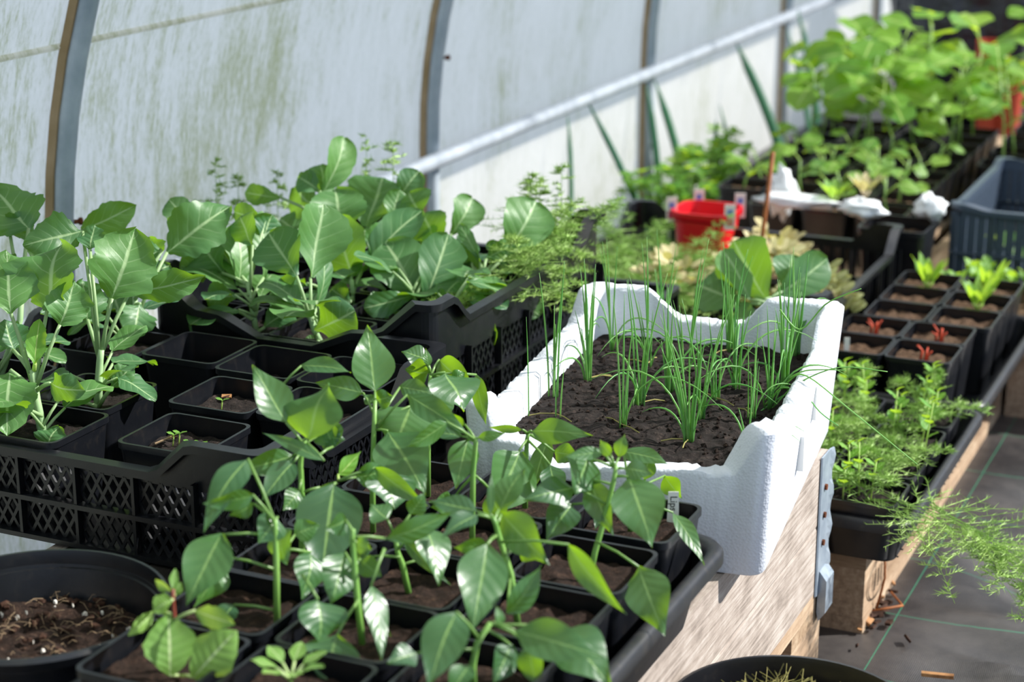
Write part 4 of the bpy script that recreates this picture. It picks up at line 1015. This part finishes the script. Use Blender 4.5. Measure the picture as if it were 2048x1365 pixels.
# red pot with clipped tags
RC = at(1414, 418, z=.0); RC.z = -.188
t = thing('red_pot', RC, 'bright red plastic pot with pale tags clipped to its rim', 'plant pot')
mb = MB(); rows = []
for s, z in ((.72, 0), (.95, .17), (1, .172), (1.06, .178), (1.06, .19), (.98, .19), (.95, .176), (.70, .01)):
    rows.append(rrect(RC.x-.062*s, RC.x+.062*s, RC.y-.062*s, RC.y+.062*s, .035*s, RC.z+z, 6))
mb.quadstrip(rows, True); mb.cap(rows[0][::-1]); mb.cap(rows[-1]); autosmooth(part(mb, 'pot_body', M['red'], t))
for k, (dx, dy) in enumerate(((-.066, -.03), (.064, -.045), (-.04, .066), (.05, .066))):
    c = V(RC.x+dx, RC.y+dy, RC.z+.19)
    mb = MB(); mb.box(-.011, .011, -.001, .001, -.03, .022, Matrix.Translation(c) @ Matrix.Rotation(YAW, 4, 'Z')); g = part(mb, 'clip_tag', M['tagw'], t)
    mb = MB(); mb.box(-.007, .007, -.0016, .0016, -.022, -.006, Matrix.Translation(c) @ Matrix.Rotation(YAW, 4, 'Z')); part(mb, 'pink_print', M['pink'], g)
    mb = MB(); mb.box(-.006, .006, -.0016, .0016, 0, .012, Matrix.Translation(c) @ Matrix.Rotation(YAW, 4, 'Z')); part(mb, 'blue_print', M['blue'], g)
# stakes
for (u0, v0, u1, v1, y) in ((1525, 470, 1546, 305, 1.05),):
    a = at(u0, v0, y=y); b = at(u1, v1, y=y); dd = (b-a).normalized(); mb = MB(); mb.tube([a-dd*((a.z+.19)/dd.z), b], .0042, 7)
    single(mb, 'wooden_stake', M['stake'], a-dd*((a.z+.19)/dd.z), 'straight brown stake among the pale rosettes' if u0 < 1600 else 'short brown stake beside the white crumpled film', 'stake', smooth=True)
# crumpled white film scraps
def crumple(loc, sx, sy, sz, seed, lab, m='white'):
    mb = MB(); rows = []
    for j in range(13):
        r = []
        for i in range(19):
            a = i/18*2*PI; b_ = -PI/2+PI*j/12
            d = V(math.cos(a)*math.cos(b_), math.sin(a)*math.cos(b_), math.sin(b_)); k = 1+.55*noise.noise(d*2.2+V(seed, 0, 0))+.25*noise.noise(d*6+V(0, seed, 0))
            r.append(loc+V(d.x*sx*k, d.y*sy*k, d.z*sz*k))
        rows.append(r)
    mb.quadstrip(rows); return single(mb, 'crumpled_film', M[m], loc, lab, 'plastic scrap', 'crumpled film scraps', True)
crumple(at(1590, 402, y=1.52), .085, .04, .014, 3, 'long crumpled scrap of white film on the seedling pots')
crumple(at(1565, 385, y=1.60), .03, .03, .05, 9, 'peaked scrap of white film leaning beside the brown stake')
crumple(at(1725, 418, y=1.34), .045, .03, .018, 5, 'bright crumpled white film on the slotted crate corner')
crumple(at(1860, 415, y=1.50), .03, .03, .026, 7, 'yellowish white crumpled film beside the grey crate')
# sprouting celery-like bright seedlings
for i, (u, v, y) in enumerate(((1668, 410, 1.55), (1730, 400, 1.4))):
    b = at(u, v, y=y); t = thing('leafy_sprout', b, ('yellow-green frilly sprout among the crumpled film' if i == 0 else 'reddish frilly sprout above the white film'), 'seedling')
    for q in range(9):
        a = q*2.4; B = b+V(math.cos(a)*.01, math.sin(a)*.01, .02); leaf3(t, b, B, B+V(math.cos(a)*.03, math.sin(a)*.03, .03), .02, V(0, 0, 1), 'cress' if i == 0 else 'sedum', kind='lance')

# ------------------------------------------------------------------ squash seedlings in rows of pots
def seedling(t, b, h, n, size, rd, m='squash', kind='round', lean=.03):
    top = b+V(rd.uniform(-lean, lean), rd.uniform(-lean, lean), h)
    mid = b.lerp(top, .5)+V(rd.uniform(-.008, .008), rd.uniform(-.008, .008), 0)
    mb = MB(); mb.tube([b-V(0, 0, .004), mid, top], [.0032, .0028, .002], 6); part(mb, 'stem', M['stem'], t, True)
    for q in range(n):
        s = .35+.65*(q+1)/n; p = b.lerp(mid, s*2) if s < .5 else mid.lerp(top, s*2-1)
        a = q*2.4+rd.uniform(-.5, .5); d = V(math.cos(a), math.sin(a), 0); sz = size*rd.uniform(.7, 1.15)
        B = p+d*sz*rd.uniform(.35, .8)+V(0, 0, sz*rd.uniform(.2, .6)); T = B+d*sz*rd.uniform(.7, 1)+V(0, 0, -sz*rd.uniform(-.25, .5))
        leaf3(t, p, B, T, sz*rd.uniform(.75, 1.0), V(.15, -.45, 1)+d*.2, m, kind=kind, fold=rd.uniform(-.1, .35), sag=rd.uniform(0, .15), ph=rd.uniform(0, 6), nl=9, pr=.0018)
rd = random.Random(91); k = 0
for j in range(9):
    y = 1.72+.125*j+(.02 if j > 0 else 0)
    for i, x in enumerate((-.705, -.585, -.465, -.345)):
        if j == 0 and i == 0: continue
        t = thing('squash_seedling', (x, y, -.1945), ('small squash seedling with two round leaves in black pot' if j < 5 else 'tall squash plant with broad bright leaves in black pot'), 'potted plant', 'squash seedlings in rows' if j < 5 else 'tall squash plants at the back')
        link('pot', POTS, None, t); link('soil', SOILD[k % 3], None, t, (0, 0, .105))
        b = V(x+rd.uniform(-.015, .015), y, -.1945+.105)
        if j < 5: seedling(t, b, rd.uniform(.05, .095), rd.randint(2, 3), rd.uniform(.045, .065), rd)
        else: seedling(t, b, rd.uniform(.15, .27)+.012*(j-4)*(1.5 if i > 1 else .6), rd.randint(5, 8), rd.uniform(.07, .11), rd, lean=.06)
        k += 1
for j in range(4):
    for i, x in enumerate((-.20, -.07, .06, .20)):
        y = 2.35+.17*j
        t = thing('squash_seedling', (x, y, -.1945 if x < -.05 else GZ), 'leafy squash plant with wide leaves behind the grey crate', 'potted plant', 'squash plants behind the grey crate')
        o = link('pot', POTS, None, t); z1 = .105
        if x > -.05: o.scale = (1.2, 1.2, 1.6); z1 = .17
        o = link('soil', SOILD[k % 3], None, t, (0, 0, z1)); o.scale = (1.1, 1.1, 1) if x > -.05 else (1, 1, 1)
        seedling(t, V(x, y, t.location.z+z1), rd.uniform(.2, .30)+.02*j+(.08 if x > -.05 else 0), rd.randint(5, 7), rd.uniform(.07, .1), rd, lean=.05); k += 1
for i in range(4):
    b = V(-.08+.09*i, 1.66+.1*(i % 2), -.19); t = thing('squash_seedling', b, 'young squash seedling inside the grey-blue crate', 'seedling', 'seedlings in the grey crate'); seedling(t, b, rd.uniform(.05, .13), 3, .05, rd)
# parsley bush by the film
for i, (x, y) in enumerate(((-.93, 1.95), (-.90, 2.15), (-.97, 2.35))):
    t = thing('parsley_bush', (x, y, GZ), 'dense dark green parsley bush growing beside the film wall', 'bush', 'parsley beside the film wall'); mb = MB(); st = MB(); r2 = random.Random(700+i)
    for q in range(60):
        a = r2.uniform(0, 6.28); rr = .11*math.sqrt(r2.random()); top = V(x+math.cos(a)*rr, y+math.sin(a)*rr*1.2, -.19+.13*r2.random())
        st.tube([V(x, y, GZ), top], .0012, 4)
        for w_ in range(5):
            aa = w_*1.26+a; d = V(math.cos(aa), math.sin(aa), r2.uniform(-.2, .5)); leaf_into(mb, None, top, top+d*.03, .022, V(0, 0, 1), 'round', nl=4)
    part(st, 'stems', M['stem'], t); part(mb, 'leaf_mass', M['squash'], t, True)['kind'] = 'stuff'
# strap leaves rising past the rail
IR = [(1172, 196, 1265, 405, 14, 1.9), (1310, 160, 1368, 392, 16, 2.4), (1136, 232, 1133, 408, 9, 1.75), (1292, 170, 1312, 395, 13, 2.3), (1472, 84, 1556, 300, 20, 3.1), (1596, 20, 1622, 190, 12, 3.6), (1432, 240, 1412, 400, 13, 2.3), (1440, 210, 1456, 330, 8, 2.5), (1575, 60, 1602, 200, 10, 3.5), (1230, 330, 1290, 420, 7, 1.95)]
for i, (u0, v0, u1, v1, w, y) in enumerate(IR):
    top = at(u0, v0, y=y+.05); bot = at(u1, v1, y=y); dd = (bot-top)
    k = (bot.z-GZ)/max(.02, -dd.z); bot2 = bot+dd*min(k, 1.5)
    if bot2.z > GZ: bot2.z = GZ
    wm = w*depth(bot)/FPX; mb = MB(); rows = []; uvs = []
    lat = RGT
    for q in range(11):
        s = q/10; p = bot2.lerp(top, s)+V(.03, 0, 0)*math.sin(s*PI)*.4; hw = wm*.55*(1-.12*s if s < .8 else (1-s)*4+.1)
        rows.append([p-lat*hw, p-V(lat.y, -lat.x, 0)*hw*.25, p+lat*hw]); uvs.append([(0, s), (.5, s), (1, s)])
    mb.quadstrip(rows, False, uvs); o = single(mb, 'strap_leaf', M['iris'], bot2, 'long narrow strap leaf leaning up toward the support rail', 'leaf blade', 'strap leaves along the film wall', True)
    sol = o.modifiers.new('thickness', 'SOLIDIFY'); sol.thickness = .0012

# ------------------------------------------------------------------ round pots in front
def roundpot(name, lab, c, r, h, zr):
    t = thing(name, V(c.x, c.y, zr-h), lab, 'plant pot'); mb = MB(); rows = []; n = 56
    for rr, z in ((.80, 0), (.95, h*.86), (1.0, h*.87), (1.02, h-.004), (1.0, h), (.975, h), (.965, h-.006), (.955, h*.83), (.925, h*.82), (.80, .01)):
        rows.append([V(c.x+r*rr*math.cos(2*PI*k/n), c.y+r*rr*math.sin(2*PI*k/n), zr-h+z) for k in range(n)])
    mb.quadstrip(rows, True); mb.cap(rows[0][::-1]); mb.cap(rows[-1]); autosmooth(part(mb, 'pot_body', M['pot'], t), 40)
    return t
c = at(70, 1203, z=.10); R1 = .128
t = roundpot('round_pot', 'wide black round pot of coarse bark compost at the crate front', c, R1, .0995, .10)
mb = MB(); rows = []
for j in range(41):
    rr = R1*.915*j/40
    rows.append([V(c.x+rr*math.cos(a), c.y+rr*math.sin(a), .050+.006*noise.noise(V(rr*math.cos(a)*40, rr*math.sin(a)*40, 0))+.004*noise.noise(V(rr*math.cos(a)*110, rr*math.sin(a)*110, 3))) for a in [2*PI*k/72 for k in range(72)]])
mb.quadstrip(rows, True); part(mb, 'compost', M['soilred'], t, True)
rd = random.Random(12); st = MB()
for k in range(130):
    a = rd.uniform(0, 6.28); rr = R1*.86*math.sqrt(rd.random()); p = V(c.x+rr*math.cos(a), c.y+rr*math.sin(a), .054); s = rd.uniform(.002, .007) if k % 4 else rd.uniform(.001, .003)
    mb = MB(); q = .6*s; pts = [V(-s, -q*rd.uniform(.3, .7), 0), V(-s*.2, -q*rd.uniform(.6, 1), .0015), V(s, -q*rd.uniform(.2, .6), 0), V(s*.7, q*rd.uniform(.3, .7), .001), V(-s*.4, q*rd.uniform(.5, 1), 0)]
    X = Matrix.Translation(p) @ Matrix.Rotation(rd.uniform(0, 6), 4, 'Z') @ Matrix.Rotation(rd.uniform(-.5, .5), 4, 'X')
    mb.quadstrip([[X @ (v+V(0, 0, z)) for v in pts] for z in (-.0015, .0012)], True); mb.cap([X @ (v+V(0, 0, .0012)) for v in pts])
    part(mb, 'bark_chip' if k % 4 else 'white_chip', M['bark'] if k % 4 else M['chalk'], t)
for k in range(160):
    a = rd.uniform(0, 6.28); rr = R1*.88*math.sqrt(rd.random()); p = V(c.x+rr*math.cos(a), c.y+rr*math.sin(a), .055); d = V(rd.uniform(-1, 1), rd.uniform(-1, 1), rd.uniform(-.1, .3)).normalized()*rd.uniform(.005, .022)
    st.tube([p, p+d*.5+V(0, 0, .003), p+d], .00028, 3)
part(st, 'root_strands', M['root'], t)['kind'] = 'stuff'
c = at(1585, 1426, z=-.05); R2 = .131
t = roundpot('round_pot', 'large black round pot of dry grass beside the board frame', c, R2, .288, -.05)
mb = MB(); rows = []
for j in range(21):
    rr = R2*.90*j/20
    rows.append([V(c.x+rr*math.cos(a), c.y+rr*math.sin(a), -.088+.03*math.exp(-((rr*math.cos(a)+.02)**2+(rr*math.sin(a)-.02)**2)/.004)) for a in [2*PI*k/40 for k in range(40)]])
mb.quadstrip(rows, True); part(mb, 'soil', M['soilred'], t, True)
st = MB()
for k in range(1500):
    a = rd.uniform(0, 6.28); rr = R2*.8*math.sqrt(rd.random())*(1 if k % 3 else .6); x, y = rr*math.cos(a), rr*math.sin(a)
    z = -.085+.036*math.exp(-((x+.02)**2+(y-.02)**2)/.004)+rd.uniform(0, .008); p = V(c.x+x, c.y+y, z); d = V(rd.uniform(-1, 1), rd.uniform(-1, 1), rd.uniform(-.25, .45)).normalized()*rd.uniform(.01, .034)
    e = p+d; ex = V(e.x-c.x, e.y-c.y, 0)
    if ex.length > R2*.9 and e.z < -.045: continue
    st.tube([p, p+d*.5+V(rd.uniform(-.002, .002), rd.uniform(-.002, .002), 0), e], .00034, 3, None, False)
part(st, 'dry_grass', M['hay'], t)['kind'] = 'stuff'

# ------------------------------------------------------------------ things on the ground
mb = MB(); rd = random.Random(66); c = at(1715, 1215, z=GZ)
t = thing('bark_heap', V(c.x, c.y, GZ), 'small heap of brown bark crumbs on the ground cloth by the pallet', 'bark heap')
for k in range(170):
    rr = rd.gauss(0, .035); a = rd.uniform(0, 6.28); p = V(max(.006, c.x+rr*math.cos(a)), c.y+rr*1.4*math.sin(a), GZ+.008*math.exp(-rr*rr/.001)+.008); s = rd.uniform(.003, .010)
    X = Matrix.Translation(p) @ Matrix.Rotation(rd.uniform(0, 6), 4, 'Z') @ Matrix.Rotation(rd.uniform(-1, 1), 4, 'X')
    mb = MB(); mb.box(-s, s, -s*.55, s*.55, -s*.25, s*.25, X); part(mb, 'bark_crumb', M['bark'] if k % 5 else M['dryleaf'], t)
g = at(1738, 1235, z=GZ+.012)
mb = MB(); mb.tube([at(1735, 1225, z=GZ+.012), at(1805, 1212, z=GZ+.016), at(1782, 1185, z=GZ+.02)], [.0024, .0022, .0018], 6)
single(mb, 'bent_twig', M['stake'], at(1735, 1225, z=GZ+.012), 'bent orange-brown twig lying on the ground cloth', 'twig', smooth=True)
mb = MB(); a = at(1752, 1222, z=GZ+.012); mb.tube([a, a+V(.008, .01, .05), a+V(.004, .015, .10)], .0018, 6)
single(mb, 'leaning_twig', M['stake'], a, 'thin brown twig leaning against the stamped pallet', 'twig', smooth=True)
a = at(1875, 1352, z=GZ+.012); mb = MB(); mb.box(-.022, .022, -.004, .004, -.002, .003, Matrix.Translation(a) @ Matrix.Rotation(.2, 4, 'Z'))
single(mb, 'wood_splinter', M['dryleaf'], a, 'pale wood splinter lying alone on the ground cloth', 'splinter')
# far end: black plastic bag, terracotta pots
c = at(1960, 60, y=4.45)
mb = MB(); rows = []
for j in range(33):
    r = []
    for i in range(65):
        a = i/64*2*PI; b_ = -PI/2+PI*j/32; d = V(math.cos(a)*math.cos(b_), math.sin(a)*math.cos(b_), math.sin(b_))
        k = 1+.18*noise.noise(d*2)+.10*noise.noise(d*5+V(3, 0, 0))+.05*abs(noise.noise(d*11))
        r.append(V(c.x+d.x*.31*k, c.y+d.y*.26*k, max(GZ, GZ+.36+d.z*.46*k)))
    rows.append(r)
mb.quadstrip(rows); single(mb, 'plastic_bag', M['bag'], V(c.x, c.y, GZ), 'big wrinkled black plastic bag at the far tunnel end', 'bag', smooth=True)
for i, (u, v, r) in enumerate(((1985, 100, .048), (2022, 165, .045))):
    p = at(u, v, y=3.95); t = thing('terracotta_pot', V(p.x, p.y, GZ), 'terracotta pot standing before the black bag' if i == 0 else 'terracotta pot half hidden by squash leaves', 'plant pot'); mb = MB(); rows = []
    hh = p.z-GZ+.03
    for rr, z in ((.7, 0), (.95, hh*.8), (1.08, hh*.8), (1.08, hh), (.98, hh), (.9, hh*.8), (.65, .01)): rows.append([V(p.x+r*rr*math.cos(2*PI*k/24), p.y+r*rr*math.sin(2*PI*k/24), GZ+z) for k in range(24)])
    mb.quadstrip(rows, True); mb.cap(rows[0][::-1]); mb.cap(rows[-1]); autosmooth(part(mb, 'pot_body', M['terra'], t))
